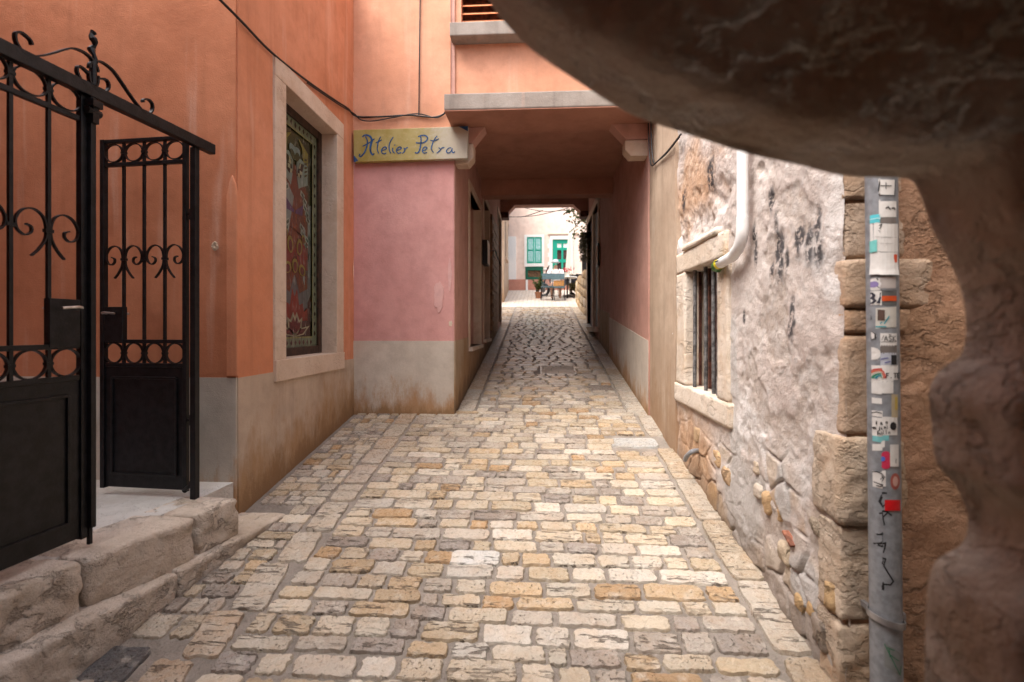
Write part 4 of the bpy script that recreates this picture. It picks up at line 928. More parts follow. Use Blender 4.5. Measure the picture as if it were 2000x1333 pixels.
# ------------------------------------------------------------------ sign over the pier
s = thing('shop_sign', 'gold painted wooden sign board with blue handwriting above the pink wall', 'sign')
SYf = 4.86
c4 = [onY(690, 254, SYf), onY(914, 246.5, SYf), onY(913, 309, SYf), onY(691, 316.5, SYf)]
mb = MB(); mb.prism(c4, (0, .055, 0)); mb.build('board', MAT['gold'], s, bevel=.004)
mb = MB(); mb.prism([onY(691, 303, SYf - .0015), onY(700, 313.5, SYf - .0015), onY(693, 316.5, SYf - .0015), onY(690.5, 316, SYf - .0015)], (0, .0012, 0)); mb.prism([onY(896, 247, SYf - .0015), onY(914, 246.2, SYf - .0015), onY(913.5, 256, SYf - .0015)], (0, .0012, 0)); 
bl = simple('sign_blue_paint', (.006, .065, .19), .5, var=.3, scale=60); mb.build('painted_corner', bl, s)
LET = [[(225, 385), (240, 360), (290, 350), (345, 375), (370, 430), (355, 500), (345, 560), (355, 620), (385, 660), (405, 635)], [(270, 370), (300, 440), (295, 510), (270, 590), (235, 650), (195, 685), (172, 672), (185, 645)], [(225, 525), (275, 500), (330, 470), (410, 410)],
       [(510, 375), (480, 430), (460, 510), (455, 580), (478, 635)], [(430, 470), (470, 455), (522, 425)], [(530, 592), (580, 575), (600, 555), (580, 535), (545, 550), (520, 590), (535, 635), (575, 642), (595, 625)],
       [(705, 380), (660, 450), (640, 520), (645, 590), (668, 635)], [(695, 548), (697, 600), (722, 632)], [(724, 500), (732, 510)], [(760, 592), (810, 572), (832, 550), (805, 535), (770, 555), (755, 600), (780, 635), (830, 622)],
       [(868, 548), (886, 580), (872, 612), (848, 637)], [(884, 580), (905, 555), (932, 545)],
       [(1130, 360), (1140, 430), (1130, 520), (1110, 600), (1080, 632), (1045, 622)], [(1092, 375), (1150, 355), (1210, 360), (1242, 400), (1210, 450), (1150, 475), (1062, 470)], [(1165, 597), (1210, 577), (1232, 550), (1200, 535), (1170, 560), (1158, 600), (1188, 632), (1232, 620)],
       [(1390, 362), (1340, 430), (1310, 510), (1300, 570), (1332, 620)], [(1282, 430), (1340, 440), (1415, 408)], [(1412, 545), (1442, 570), (1425, 600), (1385, 632)], [(1438, 580), (1468, 552), (1502, 542)], [(1610, 548), (1565, 558), (1535, 600), (1560, 630), (1600, 612), (1628, 560)], [(1624, 560), (1622, 600), (1642, 628), (1668, 608)]]
LETTERS = [(0, 1, 2), (3, 4), (5,), (6,), (7, 8), (9,), (10, 11), (12, 13), (14,), (15, 16), (17, 18), (19, 20)]
for ks in LETTERS:
    mb = MB()
    for k in ks:
        pts = spline([onY(680 + x / 8, 220 + y / 8, SYf - .002) for x, y in LET[k]], 4); n = len(pts)
        for i in range(n - 1):
            w = (.0108 if k in (0, 1, 12, 13) else .0088) * (1 + .9 * math.sin(math.pi * (i + .5) / n) * (1 if k in (0,) else .35)); mb.ribbon([pts[i], pts[i + 1] + (pts[i + 1] - pts[i]) * .25], (0, 1, 0), .0016 + .0002 * (i % 3), w)
    mb.build('letter', bl, s)

# ------------------------------------------------------------------ cables
cx_ = XL + .018
mb = MB(); pts = [onX(405, -25, cx_), onX(470, 40, cx_), onX(530, 102, cx_), onX(600, 158, cx_), onX(655, 196, cx_), onX(680, 212, cx_)]
fr_ = Y0 - .02
pts2 = [onY(696, 227, fr_), onY(740, 228, fr_), (onY(800, 225, fr_)), onY(845, 229, fr_), onY(866, 223, fr_), onY(870, 215, fr_)]
mb.tube(spline(pts + pts2, 5), .0085); pts3 = [onY(692, 222, fr_ - .01), onY(705, 234, fr_ - .01), onY(730, 236, fr_ - .01), onY(770, 229, fr_ - .01), onY(815, 222, fr_), onY(850, 230, fr_), onY(866, 224, fr_)]
mb.tube(spline([onX(600, 162, cx_), onX(660, 203, cx_ + .01)] + pts3, 5), .006)
w = tag(mb.build('wall_cable', MAT['cable'], None, smooth='auto'), 'pair of black cables sagging down the left wall and across above the sign', 'cable')
mb = MB(); mb.tube([onY(821, -40, fr_ + .005), onY(819, 120, fr_ + .005), onY(818, 225, fr_)], .006); tag(mb.build('wall_cable', MAT['cable'], None), 'single thin black cable running straight down the upper front wall', 'cable')
mb = MB(); xr_ = XR - .035; p_ = [onX(1271, 235, xr_), onX(1273, 290, xr_), onX(1277, 318, xr_), onX(1283, 316, xr_), onX(1305, 294, xr_), onX(1330, 262, xr_)]
mb.tube(spline(p_, 5), .007); mb.tube(spline([v + Vector((-.012, .05, -.005)) for v in p_[:3]] + [p_[3]] + [v + Vector((-.01, 0, -.02)) for v in p_[4:]], 5), .006)
tag(mb.build('wall_cable', MAT['cable'], None, smooth='auto'), 'looped black cable hanging at the right mouth of the passage', 'cable')

# ------------------------------------------------------------------ white pipe over the barred window
wp = thing('white_pipe', 'white plastic pipe elbowing into the barred window with green tape on its end', 'pipe')
px_ = XR - .058; ya = onX(1450, 400, px_).y
yb = onX(1402, 518, px_).y; zb_ = onX(1402, 516, px_).z
mb = MB(); mb.tube([(px_, ya, 9.9), (px_, ya, 2.235)], .028, 20); mb.build('pipe', MAT['pvc'], wp, smooth='auto')
mb = MB(); bend = [Vector((px_, ya, 2.26)), Vector((px_, ya, 2.20))] + [Vector((px_, ya + .10 * (1 - math.cos(a)), 2.20 - .11 * math.sin(a))) for a in [math.pi / 2 * k / 8 for k in range(1, 8)]] + [Vector((px_, ya + .12, zb_ + .015)), Vector((px_ + .005, yb - .02, zb_))]
mb.tube(bend, [.0305, .0305] + [.0305] * 7 + [.0295, .0295], 20); mb.build('elbow', MAT['pvc'], wp, smooth='auto')
tg = simple('green_tape', (.05, .22, .02), .35, var=.4, scale=40); ty = simple('yellow_tape', (.75, .62, .02), .4, var=.1)
mb = MB(); mb.tube(spline([(px_ + .005, yb + .0, zb_), (px_ + .01, yb + .035, zb_ - .006), (px_ + .03, yb + .07, zb_ - .012), (px_ + .09, yb + .08, zb_ - .01)], 4), [.0315] * 4 + [.034, .031, .033, .029, .030, .027, .028, .025, .024], 16); mb.build('tape', tg, wp, smooth='auto')
mb = MB(); mb.tube([(px_ + .005, yb - .03, zb_), (px_ + .005, yb + .0, zb_)], .0312, 18); mb.build('tape', ty, wp, smooth='auto')
mb = MB()
for k in range(2): mb.add([(px_ - .0325 * math.cos(a), yb - .035 - .06 * u_, zb_ + .008 + .0325 * math.sin(a)) for u_ in (0, 1) for a in (R(-8 + 26 * k), R(8 + 26 * k))], [(0, 1, 3, 2)], (.02, .02, .022))
mb.build('printed_label', MAT['painted'], wp)

# ------------------------------------------------------------------ grey downpipe with stickers
dp = thing('downpipe', 'grey plastic downpipe covered with stickers and scrawl beside the corner stones', 'downpipe')
PY, PR = 1.775, .0475
pa, pb = onY(1721, 352, PY), onY(1731, 1330, PY)
dd = (pb - pa) / (pb.z - pa.z)
def pc(z_): return pa + dd * (z_ - pa.z)
mb = MB(); mb.tube([pc(4.2), pc(2.6), pc(1.5), pc(.25)], PR, 40); mb.build('pipe', MAT['greypvc'], dp, smooth='auto')
def cyl(px, py, off=.0012):
    th = 0
    for _ in range(6):
        d = ray(px, py); yy = PY - PR * math.cos(th); q = d * (yy / d.y); z_ = CAMZ + q.z; c = pc(z_); th = math.asin(max(-.97, min(.97, (q.x - c.x) / PR)))
    r_ = PR + off
    return Vector((c.x + r_ * math.sin(th), c.y - r_ * math.cos(th), z_))
def patch(px0, py0, px1, py1, off=.0010, nu=8, sk=0., curl=0.):
    mb = MB(); vv, ff = [], []; nv = 4
    for j in range(nv + 1):
        for i in range(nu + 1):
            f, e = i / nu, j / nv; jig = random.uniform(-.25, .25) if j in (0, nv) else 0
            vv.append(cyl(px0 + (px1 - px0) * f, py0 + (py1 - py0) * e + sk * f + jig, off + curl * e ** 3 * .01))
    for j in range(nv):
        for i in range(nu): a = j * (nu + 1) + i; ff.append((a, a + 1, a + nu + 2, a + nu + 1))
    return vv, ff
def disc(cx, cy, rx, ry, off=.0014, n=20):
    vv = [cyl(cx, cy, off)] + [cyl(cx + rx * k_ * math.cos(2 * math.pi * k / n), cy + ry * k_ * math.sin(2 * math.pi * k / n), off) for k_ in (.5, 1) for k in range(n)]
    ff = [(0, 1 + k, 1 + (k + 1) % n) for k in range(n)] + [(1 + k, 1 + n + k, 1 + n + (k + 1) % n, 1 + (k + 1) % n) for k in range(n)]
    return vv, ff
WHT, DKG, BLK = (.62, .60, .58), (.10, .10, .10), (.015, .015, .018)
def glyphs(mb, strokes, colr, w=1.2, off=.0022):
    for st in strokes:
        for (ax, ay), (bx, by) in zip(st[:-1], st[1:]):
            L = math.hypot(bx - ax, by - ay) or 1; nx, ny = -(by - ay) / L * w / 2, (bx - ax) / L * w / 2; ex, ey = (bx - ax) / L * w * .3, (by - ay) / L * w * .3
            k = max(1, int(L / 4))
            for i in range(k):
                f0, f1 = i / k, (i + 1) / k; x0, y0, x1, y1 = ax + (bx - ax) * f0, ay + (by - ay) * f0, ax + (bx - ax) * f1, ay + (by - ay) * f1
                mb.add([cyl(x0 - ex + nx, y0 - ey + ny, off), cyl(x1 + ex + nx, y1 + ey + ny, off), cyl(x1 + ex - nx, y1 + ey - ny, off), cyl(x0 - ex - nx, y0 - ey - ny, off)], [(0, 1, 2, 3)], colr)
FONT = {'A': [[(0, 1), (.5, 0), (1, 1)], [(.2, .65), (.8, .65)]], 'B': [[(0, 0), (0, 1), (.7, 1), (.95, .78), (.7, .5), (0, .5)], [(0, 0), (.65, 0), (.85, .22), (.7, .5)]], 'S': [[(.9, .1), (.4, 0), (.1, .25), (.8, .7), (.6, 1), (.05, .9)]], 'K': [[(0, 0), (0, 1)], [(.8, 0), (0, .55), (.85, 1)]],
        'F': [[(.8, 0), (0, 0), (0, 1)], [(0, .5), (.6, .5)]], '.': [[(.3, .92), (.4, 1)]], 'T': [[(0, 0), (1, 0)], [(.5, 0), (.5, 1)]], 'E': [[(.8, 0), (0, 0), (0, 1), (.8, 1)], [(0, .5), (.6, .5)]], 'v': [[(0, .4), (.4, 1), (.8, .4)]], 'i': [[(.4, .4), (.4, 1)], [(.4, .15), (.45, .2)]], 'n': [[(.1, 1), (.1, .4), (.6, .45), (.7, 1)]], 'e': [[(.1, .7), (.8, .65), (.5, .4), (.1, .7), (.4, 1), (.8, .9)]],
        'a': [[(.75, .45), (.2, .5), (.15, .9), (.7, .85), (.75, .45), (.85, 1)]], 'd': [[(.75, .5), (.2, .55), (.2, .95), (.7, .95), (.8, 0)]], 'j': [[(.5, .4), (.5, 1.1), (.2, 1.3)], [(.5, .15), (.55, .2)]], 'r': [[(.2, .4), (.2, 1)], [(.2, .6), (.7, .42)]], 'm': [[(0, 1), (.05, .4), (.4, .5), (.4, 1)], [(.4, .5), (.8, .45), (.85, 1)]], 'h': [[(.1, 0), (.1, 1)], [(.1, .6), (.6, .5), (.7, 1)]], 'u': [[(.1, .4), (.15, .95), (.7, .9), (.7, .4)], [(.7, .9), (.8, 1)]], 'l': [[(.4, 0), (.4, .95), (.6, 1)]], ' ': []}
def write(mb, txt, x, y, w, h, colr=BLK, lw=1.2, sl_=0.):
    for k, ch in enumerate(txt): glyphs(mb, [[(x + (k * 1.25 + a) * w, y + b * h + sl_ * k) for a, b in st] for st in FONT[ch]], colr, lw)
def sticker(label, px0, py0, px1, py1, colr=WHT, extra=None, off=.001, sk=0., curl=0., ell_=False):
    mb = MB(); vv, ff = disc((px0 + px1) / 2, (py0 + py1) / 2, (px1 - px0) / 2, (py1 - py0) / 2, off) if ell_ else patch(px0, py0, px1, py1, off, sk=sk, curl=curl)
    mb.add(vv, ff, colr); o = mb.build('sticker', MAT['painted'], dp, fix=False); lab(o, label)
    if extra:
        mb = MB(); extra(mb); mb.build('print', MAT['painted'], o, fix=False)
    return o
def rect(mb, a, b, c, d, colr, off=.002): vv, ff = patch(a, b, c, d, off, 4); mb.add(vv, ff, colr)
def circ(mb, cx, cy, rx, ry, colr, off=.002): vv, ff = disc(cx, cy, rx, ry, off); mb.add(vv, ff, colr)
def e1(mb): 
    glyphs(mb, [[(1720, 363), (1740, 363)], [(1730, 357), (1730, 369)], [(1709, 352), (1707, 377)], [(1748, 352), (1746, 380)], [(1710, 381), (1746, 382)]], BLK, 1.6)
sticker('white square sticker with a black cross mark, topmost', 1709, 351, 1747, 381, WHT, e1)
sticker('torn white sticker with small black scribble', 1709, 393, 1750, 424, WHT, lambda mb: glyphs(mb, [[(1730, 407), (1734, 404), (1738, 409)], [(1741, 407), (1745, 406), (1747, 409)]], BLK, 2.2))
sticker('small turquoise sticker strip', 1691, 421, 1717, 437, (.10, .50, .58), lambda mb: rect(mb, 1694, 428, 1715, 430, (.4, .7, .75)))
sticker('brown grey tape remains', 1717, 425, 1750, 436, (.16, .14, .13))
sticker('large torn white paper sticker', 1698, 437, 1753, 492, WHT, lambda mb: (glyphs(mb, [[(1716, 441), (1722, 438), (1720, 444)], [(1708, 453), (1713, 452), (1718, 454)], [(1713, 447), (1719, 446)]], BLK, 2), rect(mb, 1704, 463, 1750, 464.2, (.42, .40, .39)), rect(mb, 1712, 475, 1744, 476, (.45, .43, .42))))
sticker('torn turquoise and yellow scrap', 1689, 474, 1706, 497, (.16, .48, .46), lambda mb: rect(mb, 1697, 482, 1703, 490, (.55, .48, .1)), off=.0035, sk=-4)
sticker('peeling white paper sticker with curled lower edge', 1694, 493, 1752, 537, WHT, lambda mb: (rect(mb, 1745, 497, 1751, 513, (.6, .08, .03)), glyphs(mb, [[(1729, 518), (1733, 515), (1731, 522), (1734, 526)]], (.2, .2, .2), 1.4)), off=.002, curl=.5)
sticker('grey white sticker remnant', 1717, 541, 1749, 563, (.42, .38, .36))
sticker('round white sticker with a small violet drawing', 1693, 544, 1717, 568, WHT, lambda mb: (circ(mb, 1703, 556, 5, 6, (.22, .17, .36)), glyphs(mb, [[(1707, 561), (1711, 565)], [(1697, 547), (1699, 549)], [(1706, 545), (1707, 548)]], BLK, 1.4)), off=.0018, ell_=True)
sticker('white sticker with bold letters BA', 1692, 569, 1722, 596, WHT, lambda mb: write(mb, 'BA', 1695, 573, 10, 19, (.035, .035, .05), 3.0), off=.0012)
sticker('dark grey sticker with a torn orange red strip', 1720, 566, 1751, 596, DKG, lambda mb: (rect(mb, 1722, 578, 1750, 588, (.50, .07, .015)), rect(mb, 1728, 569, 1744, 570, (.03, .03, .03))), off=.0008)
sticker('round black sticker with white sign', 1687, 609, 1702, 633, BLK, lambda mb: glyphs(mb, [[(1693, 617), (1696, 621), (1693, 624)], [(1691, 627), (1699, 627)]], WHT, 1.6), off=.0016, ell_=True)
sticker('half torn photo sticker', 1705, 602, 1750, 642, (.48, .46, .42), lambda mb: (rect(mb, 1707, 605, 1728, 626, (.09, .055, .045)), glyphs(mb, [[(1714, 634), (1722, 629)], [(1727, 632), (1736, 618)], [(1706, 638), (1730, 638)]], (.05, .28, .33), 2.5)), sk=-3)
sticker('white round face sticker', 1692, 647, 1706, 664, WHT, lambda mb: glyphs(mb, [[(1693, 650), (1699, 647), (1705, 652), (1705, 660), (1699, 664)], [(1697, 660), (1699, 661), (1702, 660)], [(1694, 668), (1695, 676)]], BLK, 1.3), ell_=True)
sticker('white handwritten sticker reading ASK', 1710, 651, 1751, 676, WHT, lambda mb: (write(mb, 'ASK', 1727, 656, 6.5, 10, BLK, 1.2), glyphs(mb, [[(1735.5, 652.5), (1737.5, 654.5), (1739.5, 652.5)], [(1719, 668), (1749, 667)], [(1722, 664), (1726, 655)]], BLK, 1)))
sticker('dark grey smudged sticker', 1712, 674, 1751, 691, (.14, .12, .11))
sticker('white ghost shaped sticker', 1692, 678, 1711, 703, WHT, lambda mb: glyphs(mb, [[(1699, 682), (1700, 683)], [(1697, 688), (1701, 688)]], BLK, 1.2), ell_=True)
sticker('pale blue sticker with dark print', 1713, 689, 1750, 713, (.40, .42, .48), lambda mb: (rect(mb, 1740, 693, 1750, 712, BLK), glyphs(mb, [[(1716, 702), (1734, 699)], [(1728, 708), (1738, 706)]], (.12, .12, .3), 2)))
def rainbow(mb):
    for k, cc in enumerate(((.50, .06, .05), (.55, .13, .07), (.52, .48, .42), (.04, .22, .14), (.05, .24, .32))):
        r_ = 17 - 2.8 * k; glyphs(mb, [[(1712 - r_ * math.cos(math.pi * a / 14), 738 - r_ * 1.1 * math.sin(math.pi * a / 14)) for a in range(15)]], cc, 2.3)
    write(mb, 'F.TE', 1731, 729, 5.5, 9, BLK, 1.6)
sticker('white sticker with a rainbow', 1690, 713, 1753, 742, WHT, rainbow)
sticker('blank white sticker below the rainbow', 1702, 742, 1744, 768, WHT, lambda mb: rect(mb, 1703, 745, 1743, 746, (.3, .3, .3)), off=.0018)
sticker('white torn paper corner', 1690, 742, 1701, 768, (.5, .49, .48))
sticker('small white cloud sticker', 1694, 776, 1714, 787, WHT)
sticker('yellow and grey torn strip', 1741, 770, 1753, 815, (.40, .33, .22), lambda mb: rect(mb, 1747, 775, 1752, 800, (.45, .33, .08)))
sticker('white torn scrap with black line', 1697, 801, 1719, 812, WHT, lambda mb: glyphs(mb, [[(1700, 806), (1707, 803), (1714, 805)]], BLK, 1.8))
def msg(mb):
    write(mb, 'vine a', 1699, 820, 4.8, 7, BLK, 1.2); write(mb, 'dejar mi', 1699, 830, 3.7, 7, BLK, 1.1); write(mb, 'huella', 1708, 840, 4.2, 7, BLK, 1.1); circ(mb, 1744, 832, 6, 8, BLK)
sticker('white sticker with three handwritten lines', 1692, 814, 1752, 850, WHT, msg)
sticker('teal half round sticker edge', 1704, 850, 1736, 861, (.16, .42, .44), off=.0008)
sticker('white slanted strip', 1693, 869, 1728, 882, WHT, sk=-9)
sticker('round pink red sticker', 1716, 881, 1744, 916, (.48, .03, .08), lambda mb: circ(mb, 1724, 896, 5, 5, (.06, .14, .5)), ell_=True)
sticker('white paper slip at the right edge', 1738, 868, 1754, 911, WHT, lambda mb: glyphs(mb, [[(1744, 880), (1748, 886)], [(1749, 896), (1749, 904)]], BLK, 1.2), off=.0022)
sticker('white sticker with a black inked figure', 1698, 919, 1730, 950, WHT, lambda mb: glyphs(mb, [[(1699, 923), (1708, 919), (1722, 925), (1728, 932)], [(1712, 932), (1720, 928), (1726, 934), (1718, 944), (1706, 940)], [(1708, 946), (1724, 946)]], BLK, 1.8))
sticker('round faded red sticker', 1739, 924, 1757, 956, (.34, .09, .07), lambda mb: circ(mb, 1748, 940, 5, 10, (.5, .3, .26)), ell_=True)
sticker('bright red tape patch', 1728, 976, 1757, 997, (.55, .008, .012), off=.0024)
sticker('green outlined scrap at the pipe foot', 1727, 1255, 1758, 1300, (.19, .20, .20), lambda mb: glyphs(mb, [[(1727, 1256), (1757, 1318), (1759, 1300)], [(1733, 1264), (1746, 1270)], [(1738, 1278), (1754, 1290)], [(1736, 1268), (1738, 1282)]], (.03, .16, .08), 1.5), sk=20)
mb = MB(); zx = lambda pl: [[(1640 + x / 2.5, 800 + y / 2.5) for x, y in spline2] for spline2 in pl]
glyphs(mb, zx([[(228, 408), (205, 405), (182, 415), (177, 440), (190, 468), (208, 474), (222, 462), (226, 450)], [(178, 497), (200, 492), (232, 498), (252, 516)], [(205, 500), (212, 535), (218, 562)], [(200, 535), (232, 505)], [(172, 602), (192, 592), (208, 605), (192, 632), (165, 652), (195, 655), (224, 650), (220, 675), (212, 697)], [(188, 738), (205, 722), (224, 728), (215, 762), (238, 800), (262, 838), (248, 856), (215, 852), (186, 848)], [(190, 828), (188, 862)]]), (.012, .012, .014), 3.0, .0006)
mb.build('graffiti', MAT['painted'], dp, fix=False)
# clamp
zc_ = onY(1725, 1205, PY).z; mb = MB()
ringp = [Vector((pc(zc_).x + (PR + .004) * math.cos(a), pc(zc_).y + (PR + .004) * math.sin(a), zc_ - .012 * math.cos(a))) for a in [2 * math.pi * k / 28 for k in range(29)]]
vv, ff = [], []
for p in ringp:
    d = Vector((p.x - pc(zc_).x, p.y - pc(zc_).y, 0)).normalized()
    for e, hh in ((0, -.011), (.0045, -.011), (.0045, .011), (0, .011)): vv.append(p + d * e + Vector((0, 0, hh)))
for i in range(28):
    for k in range(4): ff.append((i * 4 + k, i * 4 + (k + 1) % 4, i * 4 + 4 + (k + 1) % 4, i * 4 + 4 + k))
mb.add(vv, ff); mb.bar(pc(zc_) + Vector((PR, -.02, .012)), pc(zc_) + Vector((PR + .02, .06, .012)), .012, .022); mb.build('clamp', MAT['lead'], dp, smooth='auto')
mb = MB(); mb.bar(pc(zc_) + Vector((-.02, PR, 0)), pc(zc_) + Vector((-.02, PR + .08, 0)), .014, .02); mb.build('clamp_bracket', MAT['lead'], dp)

# ------------------------------------------------------------------ small things in the passage
t = thing('letter_box', 'small black box on the left passage wall between two windows', 'box')
mb = MB(); mb.box((XPL + .02, 7.15, 2.62), (XPL + .10, 7.45, 2.98)); mb.build('body', MAT['blackbox'], t, bevel=.008)
mb = MB(); mb.box((XPL + .101, 7.17, 2.64), (XPL + .106, 7.43, 2.95)); mb.build('face_plate', MAT['white'], t)
mb = MB(); mb.tube([(XPL + .02, 8.0, 2.95), (XPL + .14, 8.0, 2.95), (XPL + .22, 8.15, 2.72)], .010); tag(mb.build('wall_bracket', MAT['ironbar'], None), 'thin slanting metal bracket past the black box on the left passage wall', 'bracket')
t = thing('security_camera', 'black bullet security camera under the passage ceiling near the right door', 'camera')
mb = MB(); c = onX(1150, 385, XPR); mb.tube([(XPR + .0, c.y, c.z + .02), (XPR - .08, c.y - .02, c.z + .02)], .03, 12); mb.build('mount', MAT['blackbox'], t)
mb = MB(); mb.tube([(XPR - .06, c.y, c.z + .02), (XPR - .16, c.y - .18, c.z + .0)], .038, 12); mb.tube([(XPR - .155, c.y - .17, c.z + .001), (XPR - .165, c.y - .20, c.z - .002)], .045, 12); mb.build('body', MAT['blackbox'], t)
c = onX(1170, 497, XPR - .02); mb = MB(); mb.box((XPR - .05, c.y - .06, c.z - .21), (XPR - .022, c.y + .22, c.z + .20)); o = mb.build('notice_board', MAT['blackbox'], None, bevel=.006); tag(o, 'narrow dark notice board on the right passage wall beside the door', 'board')
mb = MB(); mb.box((XPR - .053, c.y - .04, c.z - .18), (XPR - .0502, c.y + .20, c.z + .17)); lab(mb.build('paper', MAT['frame'], o), 'faded paper')
def leaves(mb, pts, size=.05, n=1, droop=0.):
    for p in pts:
        for _ in range(n):
            a = Vector((random.gauss(0, 1), random.gauss(0, 1), random.gauss(0, .6) - droop)).normalized(); b = a.cross(Vector((random.random(), random.random(), random.random()))).normalized(); L = size * random.uniform(.6, 1.3); q = Vector(p)
            mb.add([q, q + a * L * .45 + b * L * .28 + Vector((0, 0, .004)), q + a * L, q + a * L * .45 - b * L * .28], [(0, 1, 2, 3)])
t = thing('hanging_basket', 'dark hanging basket with trailing dry greenery by the right passage end', 'plant')
c = onX(1150, 460, XPR - .06); c.y = 11.1; c = onY(1150, 460, 10.95)
mb = MB(); mb.lathe([(.03, -.09), (.08, -.06), (.11, .0), (.115, .06), (.10, .065)], (c.x, c.y, c.z), 14); mb.build('basket', MAT['blackbox'], t)
mb = MB(); mb.tube([(c.x, c.y, c.z + .06), (XPR + .02, c.y, c.z + .14)], .008); mb.build('hook', MAT['iron'], t)
mb = MB(); pts = []
for k in range(34):
    a = random.uniform(0, 6.28); r_ = random.uniform(.05, .14); L = random.uniform(.15, .62); x, y = c.x + r_ * math.cos(a) - .05, c.y + r_ * math.sin(a)
    st = [Vector((x, y, c.z + .05)), Vector((x - .03, y, c.z - L * .4)), Vector((x - .035, y - .01, c.z - L))]; mb.tube(st, .003, 4); pts += [s_ for s_ in spline(st, 7)]
mb.build('stem', MAT['leafdry'], t)
mb = MB(); leaves(mb, pts, .05, 2, .6); mb.build('foliage', MAT['leafdry'], t, fix=False)

# ------------------------------------------------------------------ beyond the passage: the square
YF = 20.2; S = YF / 950
fh = thing('green_shutter_house', 'pale pink house with green shutters and green door across the square', 'house')
def P2(px, py): return onY(px, py, YF)
def X(px): return P2(px, 500).x
def Z(py): return P2(1050, py).z
zb0 = Z(546)
wall('wall', MAT['farpink'], fh, fy(YF), (X(993), 6.5), (zb0, 9.5), [(X(1029), X(1058.5), Z(514.5), Z(463)), (X(1026), X(1061), Z(547), Z(521)), (X(1078), X(1117), zb0 + .001, Z(468))], .3, step=.4)
wall('plinth', MAT['farred'], fh, fy(YF - .03), (X(993), 6.5), (2.8, zb0), [], .3, step=.4)
mb = MB(); mb.box((X(993) - .02, YF - .10, zb0), (X(1008), YF - .001, Z(462))); mb.build('corner_pilaster', MAT['white'], fh)
mb = MB(); mb.box((X(993) - .02, YF - .12, 2.9), (X(1026), YF - .031, zb0)); mb.build('pilaster_base', MAT['farred'], fh)
mb = MB()
for a in ((1024, 1029, 521, 458.5), (1058.5, 1063, 521, 458.5), (1029, 1058.5, 463, 458.5), (1029, 1058.5, 520.5, 514.5)): mb.box((X(a[0]), YF - .04, Z(a[2])), (X(a[1]), YF + .05, Z(a[3])))
wf = mb.build('window_frame', MAT['white'], fh)
for a, b in ((1029.2, 1043.6), (1044, 1058.3)):
    mb = MB(); x0, x1, z0, z1 = X(a), X(b), Z(514.3), Z(463.2); w = .05
    for q in ((x0, x0 + w, z0, z1), (x1 - w, x1, z0, z1), (x0 + w, x1 - w, z0, z0 + w), (x0 + w, x1 - w, z1 - w, z1), (x0 + w, x1 - w, (z0 + z1) / 2 - .03, (z0 + z1) / 2 + .03)): mb.box((q[0], YF - .03, q[2]), (q[1], YF + .02, q[3]))
    for k in range(18):
        zz = z0 + w + (z1 - z0 - 2 * w) * k / 18; mb.prism([(x0 + w, YF - .025, zz), (x0 + w, YF - .018, zz), (x0 + w, YF + .02, zz + .05), (x0 + w, YF + .012, zz + .05)], (x1 - x0 - 2 * w, 0, 0))
    mb.build('shutter', MAT['green'], fh)
mb = MB()
for a in ((1026, 1031, 547, 521), (1056, 1061, 547, 521), (1031, 1056, 528, 521), (1031, 1056, 547, 541)): mb.box((X(a[0]), YF - .02, Z(a[2]) + .001), (X(a[1]), YF + .06, Z(a[3])))
lw = mb.build('low_window', MAT['greend'], fh)
mb = MB(); mb.box((X(1026), YF + .05, Z(547) + .001), (X(1061), YF + .08, Z(521))); mb.build('pane', MAT['brownwood'], lw)
mb = MB(); mb.box((X(1027), YF - .09, 2.9), (X(1031), YF - .031, zb0 - .01)); mb.build('post', MAT['white'], fh)
mb = MB(); mb.box((X(1070), YF - .06, Z(458.6)), (X(1130), YF - .001, Z(456.8))); mb.build('moulding', MAT['frame'], fh)
mb = MB()
for k in range(9):
    za = zb0 + k * .185; w = 8.5 if k % 2 else 5.5
    mb.box((X(1078 - w), YF - .03, za), (X(1079), YF + .02, za + .18))
mb.box((X(1074), YF - .03, Z(467.8)), (X(1121), YF + .02, Z(461))); mb.box((X(1117), YF - .03, zb0), (X(1121), YF + .02, Z(468)))
mb.build('door_surround', MAT['white'], fh)
dr = None
mb = MB(); x0, x1, z0, z1 = X(1079.2), X(1116.8), zb0 - .3, Z(468.2)
def dbx(a, b, c, d, y0=YF + .03, y1=YF + .09): mb.box((x0 + (x1 - x0) * a, y0, z0 + (z1 - z0) * c), (x0 + (x1 - x0) * b, y1, z0 + (z1 - z0) * d))
for q in ((0, .24, 0, 1), (.46, .56, 0, .92), (.90, 1, 0, 1), (.24, .9, .92, 1), (.24, .46, .78, .83), (.56, .9, .78, .83), (.24, .46, .52, .58), (.56, .9, .52, .58), (.24, .46, 0, .24), (.56, .9, 0, .24)): dbx(*q)
dr = mb.build('door', MAT['green'], fh)
for q in ((.24, .46, .58, .78), (.56, .9, .58, .78), (.24, .46, .24, .52), (.56, .9, .24, .52)):
    mb = MB(); dbx(*q, YF + .07, YF + .075); mb.build('pane', MAT['glassdark'], dr)
for q in ((.24, .46, .83, .92), (.56, .9, .83, .92)):
    mb = MB(); dbx(*q, YF + .06, YF + .065); mb.build('pane', MAT['white'], dr)
mb = MB(); mb.box((X(993), YF, 9.5), (6.8, YF + 5, 9.7)); mb.build('roof', MAT['terra'], fh)
